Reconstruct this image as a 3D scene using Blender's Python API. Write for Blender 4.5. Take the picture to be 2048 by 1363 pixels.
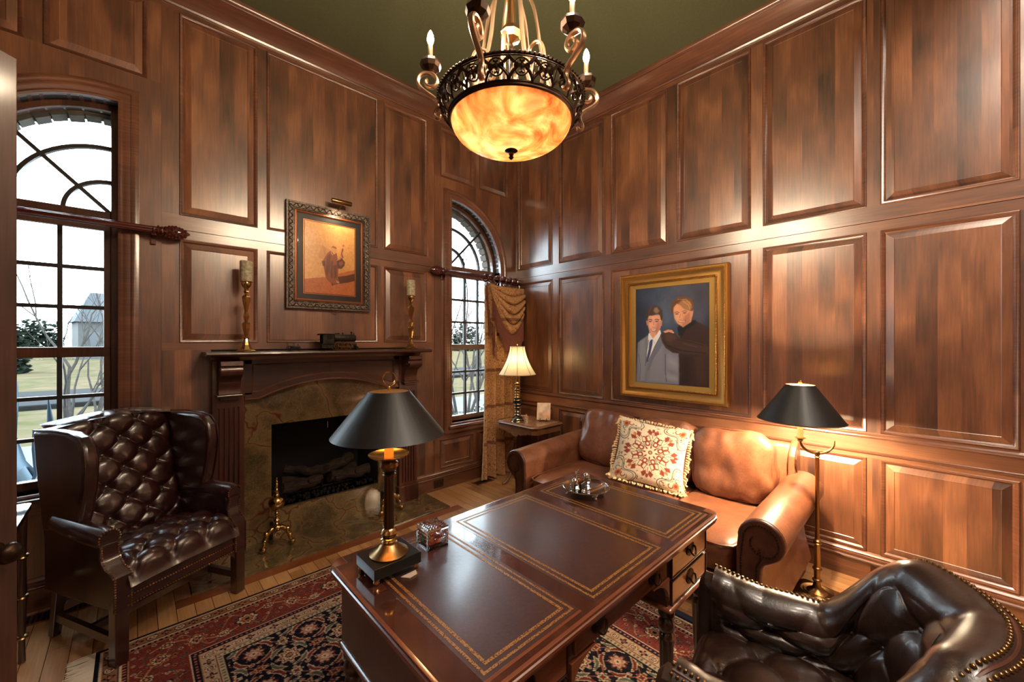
import bpy, bmesh, math, random
import numpy as np
from mathutils import Vector, Matrix
random.seed(7)
C = bpy.context.scene.collection
for o in list(bpy.data.objects): bpy.data.objects.remove(o)
PI = math.pi

# ---------------------------------------------------------------- camera
cam = bpy.data.cameras.new('camera'); camo = bpy.data.objects.new('camera', cam); C.objects.link(camo)
cam.lens = 36*799.36/2048; cam.sensor_width = 36; cam.clip_start = .05; cam.clip_end = 400
camo.location = (-3.5663, -3.6811, 1.6)
camo.rotation_euler = (PI/2, 0, 0.8125-PI/2)
bpy.context.scene.camera = camo

# ---------------------------------------------------------------- world, exposure, lights
scn = bpy.context.scene
scn.view_settings.view_transform = 'Standard'; scn.view_settings.look = 'None'
scn.view_settings.exposure = 0.12; scn.view_settings.gamma = 1.0
scn.view_settings.use_curve_mapping = False
world = bpy.data.worlds.new('overcast_sky'); scn.world = world; world.use_nodes = True
bg = world.node_tree.nodes['Background']
bg.inputs[0].default_value = (.76, .90, 1.0, 1); bg.inputs[1].default_value = 13.0

def light(name, kind, loc, energy, color=(1, .75, .5), radius=.03, spot=None, rot=None, size=None, blend=.6):
    l = bpy.data.lights.new(name, kind); l.energy = energy; l.color = color
    if kind in ('POINT', 'SPOT'): l.shadow_soft_size = radius
    if kind == 'SPOT': l.spot_size = math.radians(spot); l.spot_blend = blend
    if kind == 'AREA' and size: l.shape = 'RECTANGLE'; l.size, l.size_y = size
    o = bpy.data.objects.new(name, l); C.objects.link(o); o.location = loc
    if rot: o.rotation_euler = rot
    return o
# fill spots added under the ceiling, out of view, to brighten the room
for i, (x, y, e) in enumerate([(-3.1, -4.45, 110), (-2.0, -4.25, 190), (-.75, -4.25, 110)]):
    light('fill_spot', 'SPOT', (x, y, 4.05), e, (1, .83, .66), .06, spot=150, blend=1.0)

# ---------------------------------------------------------------- mesh builder
def WL(u, z, d): return (u, -d, z)          # fireplace wall: u along x, d into the room
def WR(u, z, d): return (-d, u, z)          # portrait wall: u along y
def WW(u, z, d): return (-4.65+d, u, z)
def WB(u, z, d): return (u, -4.71+d, z)

class MB:
    def __init__(s): s.v = []; s.f = []; s.cols = None
    def add(s, vs, fs):
        n = len(s.v); s.v += [tuple(p) for p in vs]; s.f += [tuple(i+n for i in f) for f in fs]; return s
    def box(s, x0, x1, y0, y1, z0, z1, M=None):
        v = [(x, y, z) for x in (x0, x1) for y in (y0, y1) for z in (z0, z1)]
        if M: v = [tuple(M @ Vector(p)) for p in v]
        return s.add(v, [(0, 1, 3, 2), (4, 6, 7, 5), (0, 4, 5, 1), (2, 3, 7, 6), (0, 2, 6, 4), (1, 5, 7, 3)])
    def wbox(s, W, u0, u1, z0, z1, d0, d1):
        v = [W(u, z, d) for u in (u0, u1) for z in (z0, z1) for d in (d0, d1)]
        return s.add(v, [(0, 1, 3, 2), (4, 6, 7, 5), (0, 4, 5, 1), (2, 3, 7, 6), (0, 2, 6, 4), (1, 5, 7, 3)])
    def wprism(s, W, poly, d0, d1):
        n = len(poly); v = [W(u, z, d0) for u, z in poly]+[W(u, z, d1) for u, z in poly]
        f = [tuple(range(n)), tuple(range(2*n-1, n-1, -1))]+[(i, (i+1) % n, n+(i+1) % n, n+i) for i in range(n)]
        return s.add(v, f)
    def loft(s, rings, cap=True, closed=True, closev=False):
        n = len(rings[0]); m = len(rings); v = [p for r in rings for p in r]; f = []
        for j in range(m if closev else m-1):
            k = (j+1) % m
            for i in range(n if closed else n-1):
                a, b = j*n+i, j*n+(i+1) % n; f.append((a, b, k*n+(i+1) % n, k*n+i))
        if cap and not closev and closed: f += [tuple(range(n))[::-1], tuple(range((m-1)*n, m*n))]
        return s.add(v, f)
    def tube(s, pts, r, seg=8, cap=True, closed=False, flat=1.0):
        P = [Vector(p) for p in pts]; n = len(P)
        R = r if isinstance(r, (list, tuple)) else [r]*n
        T = []
        for i in range(n):
            if closed: t = P[(i+1) % n]-P[i-1]
            else: t = P[min(i+1, n-1)]-P[max(i-1, 0)]
            T.append(t.normalized() if t.length > 1e-9 else Vector((0, 0, 1)))
        a = Vector((0, 0, 1)) if abs(T[0].z) < .9 else Vector((1, 0, 0))
        N = (a-T[0]*a.dot(T[0])).normalized(); rings = []
        for i in range(n):
            N = (N-T[i]*N.dot(T[i])).normalized(); B = T[i].cross(N)
            rings.append([tuple(P[i]+(N*math.cos(2*PI*k/seg)+B*math.sin(2*PI*k/seg)*flat)*R[i]) for k in range(seg)])
        return s.loft(rings, cap=cap, closev=closed)
    def lathe(s, prof, seg=24, c=(0, 0, 0), axis='Z', cap=True, sx=1, sy=1):
        rings = []
        for r, z in prof:
            r = max(r, 1e-4); ring = []
            for k in range(seg):
                a = 2*PI*k/seg; x, y = r*math.cos(a)*sx, r*math.sin(a)*sy
                p = (x, y, z) if axis == 'Z' else ((z, x, y) if axis == 'X' else (x, z, y))
                ring.append((p[0]+c[0], p[1]+c[1], p[2]+c[2]))
            rings.append(ring)
        return s.loft(rings, cap=cap)
    def sphere(s, c, r, seg=10, rings=7, sc=(1, 1, 1)):
        R = []
        for j in range(rings+1):
            t = PI*j/rings; rr = max(math.sin(t), .02)*r
            R.append([(c[0]+rr*math.cos(2*PI*k/seg)*sc[0], c[1]+rr*math.sin(2*PI*k/seg)*sc[1], c[2]-r*math.cos(t)*sc[2]) for k in range(seg)])
        return s.loft(R)
    def grid(s, fn, nu, nv, closeu=False):
        v = []; f = []
        for j in range(nv):
            for i in range(nu): v.append(fn(i/(nu if closeu else nu-1), j/(nv-1)))
        for j in range(nv-1):
            for i in range(nu if closeu else nu-1):
                k = (i+1) % nu; f.append((j*nu+i, j*nu+k, (j+1)*nu+k, (j+1)*nu+i))
        return s.add(v, f)
    def sweep(s, W, path, prof, closed=True, cap=True):
        """path: (u,z) points; prof: (offset to the left of travel, d) points"""
        n = len(path); rings = []
        for i in range(n):
            p = Vector(path[i])
            a = Vector(path[i-1]) if (closed or i > 0) else None
            b = Vector(path[(i+1) % n]) if (closed or i < n-1) else None
            d1 = (p-a).normalized() if a is not None else None; d2 = (b-p).normalized() if b is not None else None
            if d1 is None: d1 = d2
            if d2 is None: d2 = d1
            n1 = Vector((-d1.y, d1.x)); n2 = Vector((-d2.y, d2.x)); m = (n1+n2)
            m = m.normalized() if m.length > 1e-6 else n1
            k = 1/max(m.dot(n1), .3)
            rings.append([W(p.x+m.x*o*k, p.y+m.y*o*k, d) for o, d in prof])
        return s.loft(rings, cap=cap, closev=closed)
    def build(s, name, mat, parent=None, smooth=False, bevel=0, angle=35, fixn=True):
        me = bpy.data.meshes.new(name); me.from_pydata(s.v, [], s.f); me.update()
        if fixn:
            bm = bmesh.new(); bm.from_mesh(me); bmesh.ops.recalc_face_normals(bm, faces=bm.faces); bm.to_mesh(me); bm.free()
        if smooth:
            me.shade_smooth()
            if angle: me.set_sharp_from_angle(angle=math.radians(angle))
        me.materials.append(mat)
        o = bpy.data.objects.new(name, me); C.objects.link(o)
        if bevel:
            b = o.modifiers.new('bevel', 'BEVEL'); b.width = bevel; b.segments = 2; b.limit_method = 'ANGLE'; b.angle_limit = math.radians(40)
        if parent: o.parent = parent
        return o

def tag(o, label=None, cat=None, group=None, kind=None):
    if label: o['label'] = label
    if cat: o['category'] = cat
    if group: o['group'] = group
    if kind: o['kind'] = kind
    return o
def thing(name, label, cat, loc=(0, 0, 0), rz=0, group=None):
    o = bpy.data.objects.new(name, None); C.objects.link(o); o.empty_display_size = .1
    o.location = loc; o.rotation_euler = (0, 0, rz); return tag(o, label, cat, group)
def copy_tree(o, parent=None):
    c = o.copy(); C.objects.link(c); c.parent = parent
    for ch in [x for x in list(C.objects) if x.parent == o]: copy_tree(ch, c)
    return c
def place(src, parent, loc=(0, 0, 0), rz=0, rot=None, sc=None):
    c = src.copy(); C.objects.link(c); c.parent = parent; c.location = loc
    c.rotation_euler = rot if rot else (0, 0, rz)
    if sc: c.scale = sc
    return c
def srgb(*c):
    f = lambda x: x/12.92 if x <= .04045 else ((x+.055)/1.055)**2.4
    return tuple(f(x/255) for x in c)
def arc(cx, cz, r, a0, a1, n): return [(cx+r*math.cos(math.radians(a0+(a1-a0)*i/n)), cz+r*math.sin(math.radians(a0+(a1-a0)*i/n))) for i in range(n+1)]

# ---------------------------------------------------------------- materials
class NT:
    def __init__(s, name):
        m = bpy.data.materials.new(name); m.use_nodes = True; s.m = m; s.nt = m.node_tree; s.bs = s.nt.nodes['Principled BSDF']
    def n(s, t, **k):
        nd = s.nt.nodes.new(t)
        for a, b in k.items():
            if a.startswith('_'): setattr(nd, a[1:], b)
        return nd
    def l(s, a, b): s.nt.links.new(a, b)
    def math(s, op, a, b=None, clamp=False):
        nd = s.n('ShaderNodeMath', _operation=op); nd.use_clamp = clamp
        for i, x in enumerate((a, b)):
            if x is None: continue
            if isinstance(x, (int, float)): nd.inputs[i].default_value = x
            else: s.l(x, nd.inputs[i])
        return nd.outputs[0]
    def coord(s): return s.n('ShaderNodeTexCoord').outputs['Object']
    def mapv(s, v, sc, loc=(0, 0, 0)):
        nd = s.n('ShaderNodeMapping'); s.l(v, nd.inputs[0]); nd.inputs['Scale'].default_value = sc; nd.inputs['Location'].default_value = loc; return nd.outputs[0]
    def noise(s, v, scale=5, detail=4, rough=.55, dist=0):
        nd = s.n('ShaderNodeTexNoise'); s.l(v, nd.inputs['Vector'])
        nd.inputs['Scale'].default_value = scale; nd.inputs['Detail'].default_value = detail; nd.inputs['Roughness'].default_value = rough; nd.inputs['Distortion'].default_value = dist
        return nd.outputs['Fac']
    def ramp(s, f, stops):
        nd = s.n('ShaderNodeValToRGB'); s.l(f, nd.inputs[0]); e = nd.color_ramp.elements
        while len(e) < len(stops): e.new(.5)
        for i, (p, c) in enumerate(stops): e[i].position = p; e[i].color = tuple(c)+(1,)
        return nd.outputs[0]
    def mix(s, f, a, b, mode='MIX'):
        nd = s.n('ShaderNodeMix', _data_type='RGBA', _blend_type=mode)
        for k, x in ((0, f), (6, a), (7, b)):
            if isinstance(x, (int, float)): nd.inputs[k].default_value = x
            elif isinstance(x, tuple): nd.inputs[k].default_value = x+(1,)
            else: s.l(x, nd.inputs[k])
        return nd.outputs[2]
    def bump(s, h, st=.3, dist=.01):
        nd = s.n('ShaderNodeBump'); s.l(h, nd.inputs['Height']); nd.inputs['Strength'].default_value = st; nd.inputs['Distance'].default_value = dist
        s.l(nd.outputs[0], s.bs.inputs['Normal']); return nd.outputs[0]
    def set(s, **k):
        for a, b in k.items():
            nm = {'rough': 'Roughness', 'metal': 'Metallic', 'spec': 'Specular IOR Level', 'coat': 'Coat Weight', 'coatr': 'Coat Roughness', 'coati': 'Coat IOR',
                  'trans': 'Transmission Weight', 'ior': 'IOR', 'estr': 'Emission Strength', 'sss': 'Subsurface Weight', 'sheen': 'Sheen Weight'}.get(a, a)
            if a == 'col': nm = 'Base Color'
            if a == 'ecol': nm = 'Emission Color'
            if isinstance(b, tuple): b = b+(1,) if len(b) == 3 else b
            if hasattr(b, 'is_linked'): s.l(b, s.bs.inputs[nm])
            else: s.bs.inputs[nm].default_value = b
        return s

def plain(name, col, rough=.5, metal=0, **k): return NT(name).set(col=col, rough=rough, metal=metal, **k).m

def wood(name, dark, mid, lite, grain='Z', wall=False, strip=.095, rough=.38, coat=.5, coatr=.16, blotch=.55, stripk=.65, scale=1.0, varied=0.0):
    t = NT(name); co = t.coord()
    sp = t.n('ShaderNodeSeparateXYZ'); t.l(co, sp.inputs[0]); X, Y, Z = sp.outputs
    if grain == 'Z': u, w, v = X, Y, Z
    elif grain == 'X': u, w, v = Y, Z, X
    else: u, w, v = X, Z, Y
    if wall:
        if grain == 'Z': u = t.math('ADD', X, Y); w = 0.0
        elif grain == 'H': u = Z; v = t.math('ADD', X, Y); w = 0.0
    if grain == 'H' and not wall: u, v, w = Z, X, Y
    cb = t.n('ShaderNodeCombineXYZ')
    t.l(u, cb.inputs[0]); t.l(v, cb.inputs[2])
    if not isinstance(w, float): t.l(w, cb.inputs[1])
    V = cb.outputs[0]
    oi = t.n('ShaderNodeObjectInfo')
    ofs = t.math('MULTIPLY', oi.outputs['Random'], 37.0)
    ad = t.n('ShaderNodeVectorMath', _operation='ADD'); cc = t.n('ShaderNodeCombineXYZ'); t.l(ofs, cc.inputs[0]); t.l(ofs, cc.inputs[2]); t.l(V, ad.inputs[0]); t.l(cc.outputs[0], ad.inputs[1]); V = ad.outputs[0]
    # glued-up boards: each strip gets its own tone and grain offset
    su = t.math('FLOOR', t.math('DIVIDE', t.math('ADD', u, ofs), strip))
    wn = t.n('ShaderNodeTexWhiteNoise', _noise_dimensions='1D'); t.l(su, wn.inputs['W'])
    sv = t.n('ShaderNodeCombineXYZ'); t.l(t.math('MULTIPLY', wn.outputs['Value'], 11.0), sv.inputs[2])
    a2 = t.n('ShaderNodeVectorMath', _operation='ADD'); t.l(V, a2.inputs[0]); t.l(sv.outputs[0], a2.inputs[1]); G = a2.outputs[0]
    fine = t.noise(t.mapv(G, (90*scale, 90*scale, 4*scale)), 1, 4, .6, .3)
    fig = t.noise(t.mapv(G, (7*scale, 7*scale, 1.7*scale)), 1, 4, .55, .5)
    bl = t.noise(t.mapv(G, (4*scale, 4*scale, 2.2*scale)), 1, 2, .5, .4)
    f = t.math('ADD', t.math('MULTIPLY', fine, .38), t.math('MULTIPLY', t.math('ADD', t.math('MULTIPLY', fig, .6), .2), .62))
    f = t.math('ADD', f, t.math('MULTIPLY', t.math('SUBTRACT', wn.outputs['Value'], .5), .26*stripk))
    f = t.math('ADD', f, t.math('MULTIPLY', t.math('SUBTRACT', bl, .5), blotch))
    if varied: f = t.math('ADD', f, t.math('MULTIPLY', t.math('SUBTRACT', oi.outputs['Random'], .5), varied))
    col = t.ramp(f, [(.26, dark), (.5, mid), (.76, lite)])
    t.set(col=col, rough=rough, coat=coat, coatr=coatr, coati=1.95)
    t.bump(fine, .06, .004)
    return t.m

M = {}
cd, cm, cl = srgb(46, 25, 16), srgb(112, 68, 43), srgb(166, 110, 72)
M['wall'] = wood('cherry_panel_wood', cd, cm, cl, 'Z', True, rough=.5, coat=1.0, coatr=.28)
M['wallh'] = wood('cherry_rail_wood', cd, cm, cl, 'H', True, strip=.4, rough=.5, coat=1.0, coatr=.28, blotch=.45)
M['mould'] = wood('cherry_moulding_wood', srgb(60, 34, 24), srgb(106, 64, 44), srgb(146, 95, 67), 'H', True, strip=.5, rough=.36, coat=.8, coatr=.24, blotch=.3)
M['back'] = plain('dark_joint', srgb(24, 12, 8), .6)
M['mantel'] = wood('mantel_wood', srgb(32, 16, 11), srgb(62, 31, 21), srgb(88, 48, 32), 'H', True, strip=.5, rough=.4, coat=.4, blotch=.4)
M['mantelv'] = wood('mantel_upright_wood', srgb(34, 16, 11), srgb(70, 33, 22), srgb(100, 52, 34), 'Z', True, strip=.3, rough=.4, coat=.4, blotch=.4)
M['sash'] = wood('window_sash_wood', srgb(40, 22, 14), srgb(84, 50, 32), srgb(120, 78, 50), 'Z', True, strip=.5, rough=.35, coat=.5)
M['muntin'] = plain('window_muntin_bronze', srgb(38, 36, 36), .45)
M['floor'] = wood('oak_plank_wood', srgb(124, 84, 52), srgb(178, 130, 84), srgb(212, 168, 118), 'Y', False, strip=9, rough=.34, coat=.55, coatr=.18, blotch=.3, stripk=0, scale=.9, varied=.22)
M['floorx'] = wood('oak_border_wood', srgb(74, 36, 18), srgb(128, 68, 34), srgb(160, 92, 50), 'X', False, strip=9, rough=.34, coat=.5, coatr=.18, blotch=.3, stripk=0)
M['mahog'] = wood('mahogany_side_wood', srgb(34, 18, 13), srgb(68, 38, 27), srgb(94, 55, 39), 'Z', False, strip=9, rough=.32, coat=.6, coatr=.15, blotch=.3, stripk=0)
M['mahogd'] = wood('mahogany_drawer_wood', srgb(74, 36, 21), srgb(116, 62, 37), srgb(142, 80, 50), 'X', False, strip=9, rough=.32, coat=.6, coatr=.15, blotch=.3, stripk=0)
M['mahogt'] = wood('mahogany_crossband_wood', srgb(34, 16, 12), srgb(72, 37, 26), srgb(106, 60, 42), 'X', False, strip=.05, rough=.22, coat=1, coatr=.08, blotch=.35, stripk=.5, scale=1.6)
M['mahogty'] = wood('mahogany_end_crossband_wood', srgb(34, 16, 12), srgb(72, 37, 26), srgb(106, 60, 42), 'Y', False, strip=.05, rough=.22, coat=1, coatr=.08, blotch=.35, stripk=.5, scale=1.6)
M['darkwood'] = wood('dark_leg_wood', srgb(24, 12, 9), srgb(48, 24, 17), srgb(70, 38, 26), 'Z', False, strip=9, rough=.3, coat=.6, stripk=0)
M['tablewood'] = wood('walnut_table_wood', srgb(64, 38, 22), srgb(112, 74, 46), srgb(150, 108, 72), 'X', False, strip=9, rough=.35, coat=.5, stripk=0)
M['ceil'] = (lambda t: t.set(col=t.ramp(t.noise(t.coord(), 160, 2), [(.3, srgb(80, 83, 58)), (.7, srgb(90, 93, 66))]), rough=.9))(NT('olive_green_plaster')).m
M['brass'] = plain('polished_brass', srgb(200, 168, 112), .16, 1)
M['abrass'] = plain('antique_brass', srgb(146, 116, 76), .3, 1)
M['agold'] = plain('aged_gold_leaf', srgb(208, 158, 88), .42, 1)
M['chrome'] = plain('polished_silver', srgb(200, 196, 190), .15, 1)
M['bronze'] = plain('oil_rubbed_bronze', srgb(58, 42, 32), .38, .85)
M['champagne'] = plain('champagne_iron', srgb(176, 146, 118), .34, .9)
M['black'] = plain('black_lacquer', srgb(22, 21, 21), .28)
M['iron'] = plain('cast_iron_black', srgb(22, 18, 15), .55, .3)
M['shadeb'] = plain('black_parchment_shade', srgb(24, 25, 26), .5, coat=.35, coatr=.36, coati=1.5, spec=.3)
M['shadein'] = plain('gold_foil_shade_lining', srgb(214, 164, 86), .4, .6)
M['candle'] = (lambda t: t.set(col=t.ramp(t.noise(t.coord(), 60, 4), [(.35, srgb(132, 122, 98)), (.7, srgb(186, 178, 150))]), rough=.6, sss=.1))(NT('mottled_candle_wax')).m
M['ivory'] = plain('ivory_candle_sleeve', srgb(236, 214, 180), .5)
M['soot'] = plain('firebox_soot', srgb(12, 10, 9), .9)

def glassm(name, tint=(1, 1, 1), k=.08, rough=.0):
    t = NT(name); t.nt.nodes.remove(t.bs); out = t.nt.nodes['Material Output']
    tr = t.n('ShaderNodeBsdfTransparent'); tr.inputs[0].default_value = tint+(1,)
    gl = t.n('ShaderNodeBsdfGlossy'); gl.inputs['Roughness'].default_value = rough
    lw = t.n('ShaderNodeLayerWeight'); lw.inputs[0].default_value = .5
    mx = t.n('ShaderNodeMixShader'); t.l(t.math('ADD', t.math('MULTIPLY', t.math('POWER', lw.outputs['Facing'], 5.0), .8), k*.5, True), mx.inputs[0]); t.l(tr.outputs[0], mx.inputs[1]); t.l(gl.outputs[0], mx.inputs[2]); t.l(mx.outputs[0], out.inputs[0])
    return t.m
M['pane'] = glassm('window_glass', (.97, .99, .99), .05)
M['picglass'] = glassm('picture_glass', (1, 1, 1), .02, .02)
M['crystal'] = NT('cut_crystal').set(col=(1, 1, 1), rough=.03, trans=1.0, ior=1.5).m

def translucent(name, col, diff=.35, rough=.4, spec=None):
    t = NT(name); out = t.nt.nodes['Material Output']
    tl = t.n('ShaderNodeBsdfTranslucent'); mx = t.n('ShaderNodeMixShader'); mx.inputs[0].default_value = diff
    if isinstance(col, tuple): tl.inputs[0].default_value = col+(1,); t.set(col=col, rough=rough)
    else:
        c = col(t); t.l(c, tl.inputs[0]); t.set(col=c, rough=rough)
    t.l(tl.outputs[0], mx.inputs[1]); t.l(t.bs.outputs[0], mx.inputs[2]); t.l(mx.outputs[0], out.inputs[0]); return t.m
M['bowl'] = translucent('amber_scavo_glass', lambda t: t.ramp(t.noise(t.coord(), 7, 6, .6, .8), [(.3, srgb(144, 68, 28)), (.45, srgb(190, 120, 64)), (.66, srgb(218, 176, 122))]), .3, .25)
M['shadec'] = translucent('cream_silk_shade', srgb(244, 228, 190), .5, .7)
M['bulb'] = NT('lit_bulb').set(col=(1, .9, .75), ecol=(1, .77, .52), estr=1450.0).m

def leather(name, d, m, l, rough=.3, coat=.35, coatr=.22, sc=9, cr=60):
    t = NT(name); co = t.coord()
    f = t.math('ADD', t.math('MULTIPLY', t.noise(co, sc, 4, .6, .6), .7), t.math('MULTIPLY', t.noise(co, 90, 3), .3))
    t.set(col=t.ramp(f, [(.3, d), (.52, m), (.75, l)]), rough=rough, coat=coat, coatr=coatr, spec=.55)
    vo = t.n('ShaderNodeTexVoronoi', _feature='DISTANCE_TO_EDGE'); t.l(co, vo.inputs['Vector']); vo.inputs['Scale'].default_value = 260
    h = t.math('ADD', t.math('MULTIPLY', t.math('MINIMUM', vo.outputs['Distance'], .12), 1.2), t.math('MULTIPLY', t.noise(co, cr, 5, .65, 1.5), 1.6))
    t.bump(h, .16, .004); return t.m
M['oxblood'] = leather('oxblood_leather', srgb(26, 12, 13), srgb(46, 20, 20), srgb(66, 30, 28), .27, .8, .16)
M['tan'] = leather('tan_leather', srgb(90, 52, 36), srgb(124, 76, 52), srgb(154, 100, 68), .38, .3, .25, 5, 24)
M['tand'] = leather('brown_leather_trim', srgb(54, 28, 19), srgb(78, 42, 28), srgb(100, 56, 38), .38, .3, .25)
M['choc'] = leather('chocolate_leather', srgb(22, 14, 12), srgb(42, 26, 21), srgb(66, 41, 32), .28, .5, .18)
M['desktop'] = leather('burgundy_desk_leather', srgb(46, 24, 20), srgb(66, 34, 26), srgb(88, 50, 38), .36, 1.0, .17, 4); M['desktop'].node_tree.nodes['Principled BSDF'].inputs['Coat IOR'].default_value = 1.75
M['tool'] = (lambda t: t.set(col=t.ramp(t.noise(t.coord(), 220, 3), [(.42, srgb(64, 34, 24)), (.5, srgb(172, 124, 66))]), rough=.4, metal=.3))(NT('gold_tooled_leather')).m

def stone():
    t = NT('rainforest_granite'); co = t.coord()
    nz = t.n('ShaderNodeTexNoise'); t.l(co, nz.inputs['Vector']); nz.inputs['Scale'].default_value = 3; nz.inputs['Detail'].default_value = 3
    ad = t.n('ShaderNodeMix', _data_type='RGBA'); ad.blend_type = 'LINEAR_LIGHT'; ad.inputs[0].default_value = .30; t.l(co, ad.inputs[6]); t.l(nz.outputs['Color'], ad.inputs[7])
    def vein(sc, w, src=ad.outputs[2]):
        vo = t.n('ShaderNodeTexVoronoi', _feature='DISTANCE_TO_EDGE'); t.l(src, vo.inputs['Vector']); vo.inputs['Scale'].default_value = sc
        return t.math('SUBTRACT', 1.0, t.math('DIVIDE', vo.outputs['Distance'], w), True)
    v1 = vein(1.9, .14); v2 = vein(1.9, .02); v3 = vein(4.6, .03)
    base = t.ramp(t.math('ADD', t.math('MULTIPLY', t.noise(co, 150, 3), .5), t.math('MULTIPLY', t.noise(co, 6, 4), .5)), [(.35, srgb(54, 45, 30)), (.55, srgb(92, 78, 52)), (.7, srgb(126, 110, 76))])
    c = t.mix(t.math('MULTIPLY', v1, .42), base, srgb(150, 122, 84)); c = t.mix(t.math('MULTIPLY', v3, .25), c, srgb(150, 108, 68)); c = t.mix(v2, c, srgb(78, 34, 20))
    t.set(col=c, rough=.16, coat=.6, coatr=.06); return t.m
M['stone'] = stone()
def attr(name, rough=.6, bump=0, coat=0, tex=0, spec=.5):
    t = NT(name); a = t.n('ShaderNodeAttribute'); a.attribute_name = 'Col'
    c = a.outputs['Color']
    if tex: c = t.mix(1.0, c, t.ramp(t.noise(t.coord(), tex, 3), [(.3, (.72,)*3), (.7, (1, 1, 1))]), 'MULTIPLY')
    t.set(col=c, rough=rough, coat=coat, coatr=.1, spec=spec)
    if bump: t.bump(t.noise(t.coord(), bump, 3), .5, .002)
    return t.m
# ================================================================ ROOM SHELL
XL, YB, ZC = -4.65, -4.71, 4.11
floor = MB().box(XL-.3, .3, YB-.3, .3, -.06, -.012).build('floor', M['back']); tag(floor, kind='structure')
rnd = random.Random(3); pw = .0846; x = XL; k = 0
while x < -.001:
    x1 = min(x+pw, 0); y = -rnd.uniform(.1, 1.0)*1.1; ys = [0.0]
    while y > YB: ys.append(y); y -= rnd.uniform(.95, 1.7)
    ys.append(YB)
    for a, b in zip(ys, ys[1:]):
        b += .0006
        x0_, x1_ = x+.0007, x1-.0007
        if b > -.476 and x1_ > -3.379 and x0_ < -1.268: continue          # under the hearth slab
        if a > -.476 and x1_ > -3.379 and x0_ < -1.268: a = -.575
        elif a > -.56 and x1_ > -3.379 and x0_ < -1.268 and b < -.56: a = -.575
        elif b > -.575 and x1_ > -3.379 and x0_ < -1.268 and x1_ < -1.26 and x0_ > -3.385: continue
        if a-b < .02: continue
        m = MB().box(x0_, x1_, b, a-.0006, -.012, 0)
        m.v = [(vx+(.0008 if vx < (x0_+x1_)/2 else -.0008)*(vz > -.005), vy, vz) for vx, vy, vz in m.v]
        m.build('plank', M['floor'], floor)
    x = x1; k += 1
# border strips round the hearth
MB().box(-3.3805, -1.2665, -.5745, -.477, -.012, .0005).build('border_plank', M['floorx'], floor)
MB().box(-1.348, -1.2665, -.476, -.0, -.012, .0006).build('border_plank', M['floor'], floor)
MB().box(-3.3805, -3.302, -.476, -.0, -.012, .0006).build('border_plank', M['floor'], floor)

ceil = tag(MB().box(XL-.3, .3, YB-.3, .3, ZC, ZC+.1).build('ceiling', M['ceil']), kind='structure')

# window openings: outline in (u,z), quarter round; mirror for the left one
WB0, WU0, WU1, WZC, WR_ = .69, -1.011, -.290, 2.44, .721
def outline(n=20, grow=0.0, right=True):
    pts = [(WU0-grow, WB0-grow), (WU1+grow, WB0-grow)]+arc(WU0, WZC, WR_+grow, 0, 90, n)
    if grow: pts.append((WU0-grow, WZC+WR_+grow))
    if not right: pts = [(-4.65-u, z) for u, z in pts][::-1]
    return pts
TH = .15
mir = lambda u: -4.65-u
wall_l = MB()
# masonry behind: boxes around the two window holes and the firebox
def slab(u0, u1, z0, z1): wall_l.wbox(WL, u0, u1, z0, z1, -TH, -.014)
slab(-4.95, mir(WU0)+0, 3.18, ZC) if False else None
slab(-4.95, .3, 3.20, ZC)
slab(-4.95, mir(WU1), 0, 3.20); slab(WU1, .3, 0, 3.20)
slab(mir(WU1), mir(WU0), 0, WB0); slab(WU0, WU1, 0, WB0)
slab(mir(WU0), -2.765, 0, 3.20); slab(-1.865, WU0, 0, 3.20); slab(-2.765, -1.865, .93, 3.20); slab(-2.765, -1.865, 0, .24)
for right in (True, False):
    A = arc(WU0, WZC, WR_, 0, 90, 20)
    poly = [(WU1, 3.20)]+A+[(WU0, 3.20)]
    if not right: poly = [(mir(u), z) for u, z in poly]
    # fan-shaped spandrel as quads
    cx = WU1 if right else mir(WU1)
    for i in range(20):
        a, b = A[i], A[i+1]
        if not right: a, b = (mir(a[0]), a[1]), (mir(b[0]), b[1])
        wall_l.wprism(WL, [a, b, (b[0], 3.20), (a[0], 3.20)], -TH, -.014)
wall_l = tag(wall_l.build('wall_north', M['back']), kind='structure')
wall_r = tag(MB().box(.014, .2, YB-.2, TH, 0, ZC).build('wall_east', M['back']), kind='structure')
wall_w = tag(MB().box(XL-.2, XL-.014, YB-.2, TH, 0, ZC).build('wall_west', M['back']), kind='structure')
# back wall
wb = MB(); wb.wbox(WB, XL, -4.3, 0, ZC, -.15, -.014); wb.wbox(WB, -3.0, 0, 0, ZC, -.15, -.014); wb.wbox(WB, -4.3, -3.0, 0, ZC, -.15, -.014)
wall_b = tag(wb.build('wall_south', M['back']), kind='structure')

def panel(W, par, u0, u1, z0, z1, raised=True, mold=True):
    m = MB(); e = .024
    if raised:
        r = [[W(u0+o, z0+o, d), W(u1-o, z0+o, d), W(u1-o, z1-o, d), W(u0+o, z1-o, d)] for o, d in ((0, -.0135), (e, -.0120), (e+.040, .0015), (e+.043, -.0015))]
        m.loft(r, cap=True)
    else:
        r = [[W(u0+o, z0+o, d), W(u1-o, z0+o, d), W(u1-o, z1-o, d), W(u0+o, z1-o, d)] for o, d in ((0, -.0135), (e, -.008))]
        m.loft(r, cap=True)
    p = m.build('panel', M['wall'], par)
    if mold:
        path = [(u0, z0), (u1, z0), (u1, z1), (u0, z1)]
        MB().sweep(W, path, [(0, -.013), (-.001, .003), (.003, .007), (.007, .0065), (.010, .002), (.014, .0015), (.018, -.004), (.026, -.0128)]).build('moulding', M['mould'], p, smooth=True, angle=50)
    return p
def rail(W, par, u0, u1, z0, z1, d=0.0): return MB().wbox(W, u0, u1, z0, z1, -.0138, d).build('rail', M['wallh'], par)
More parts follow.
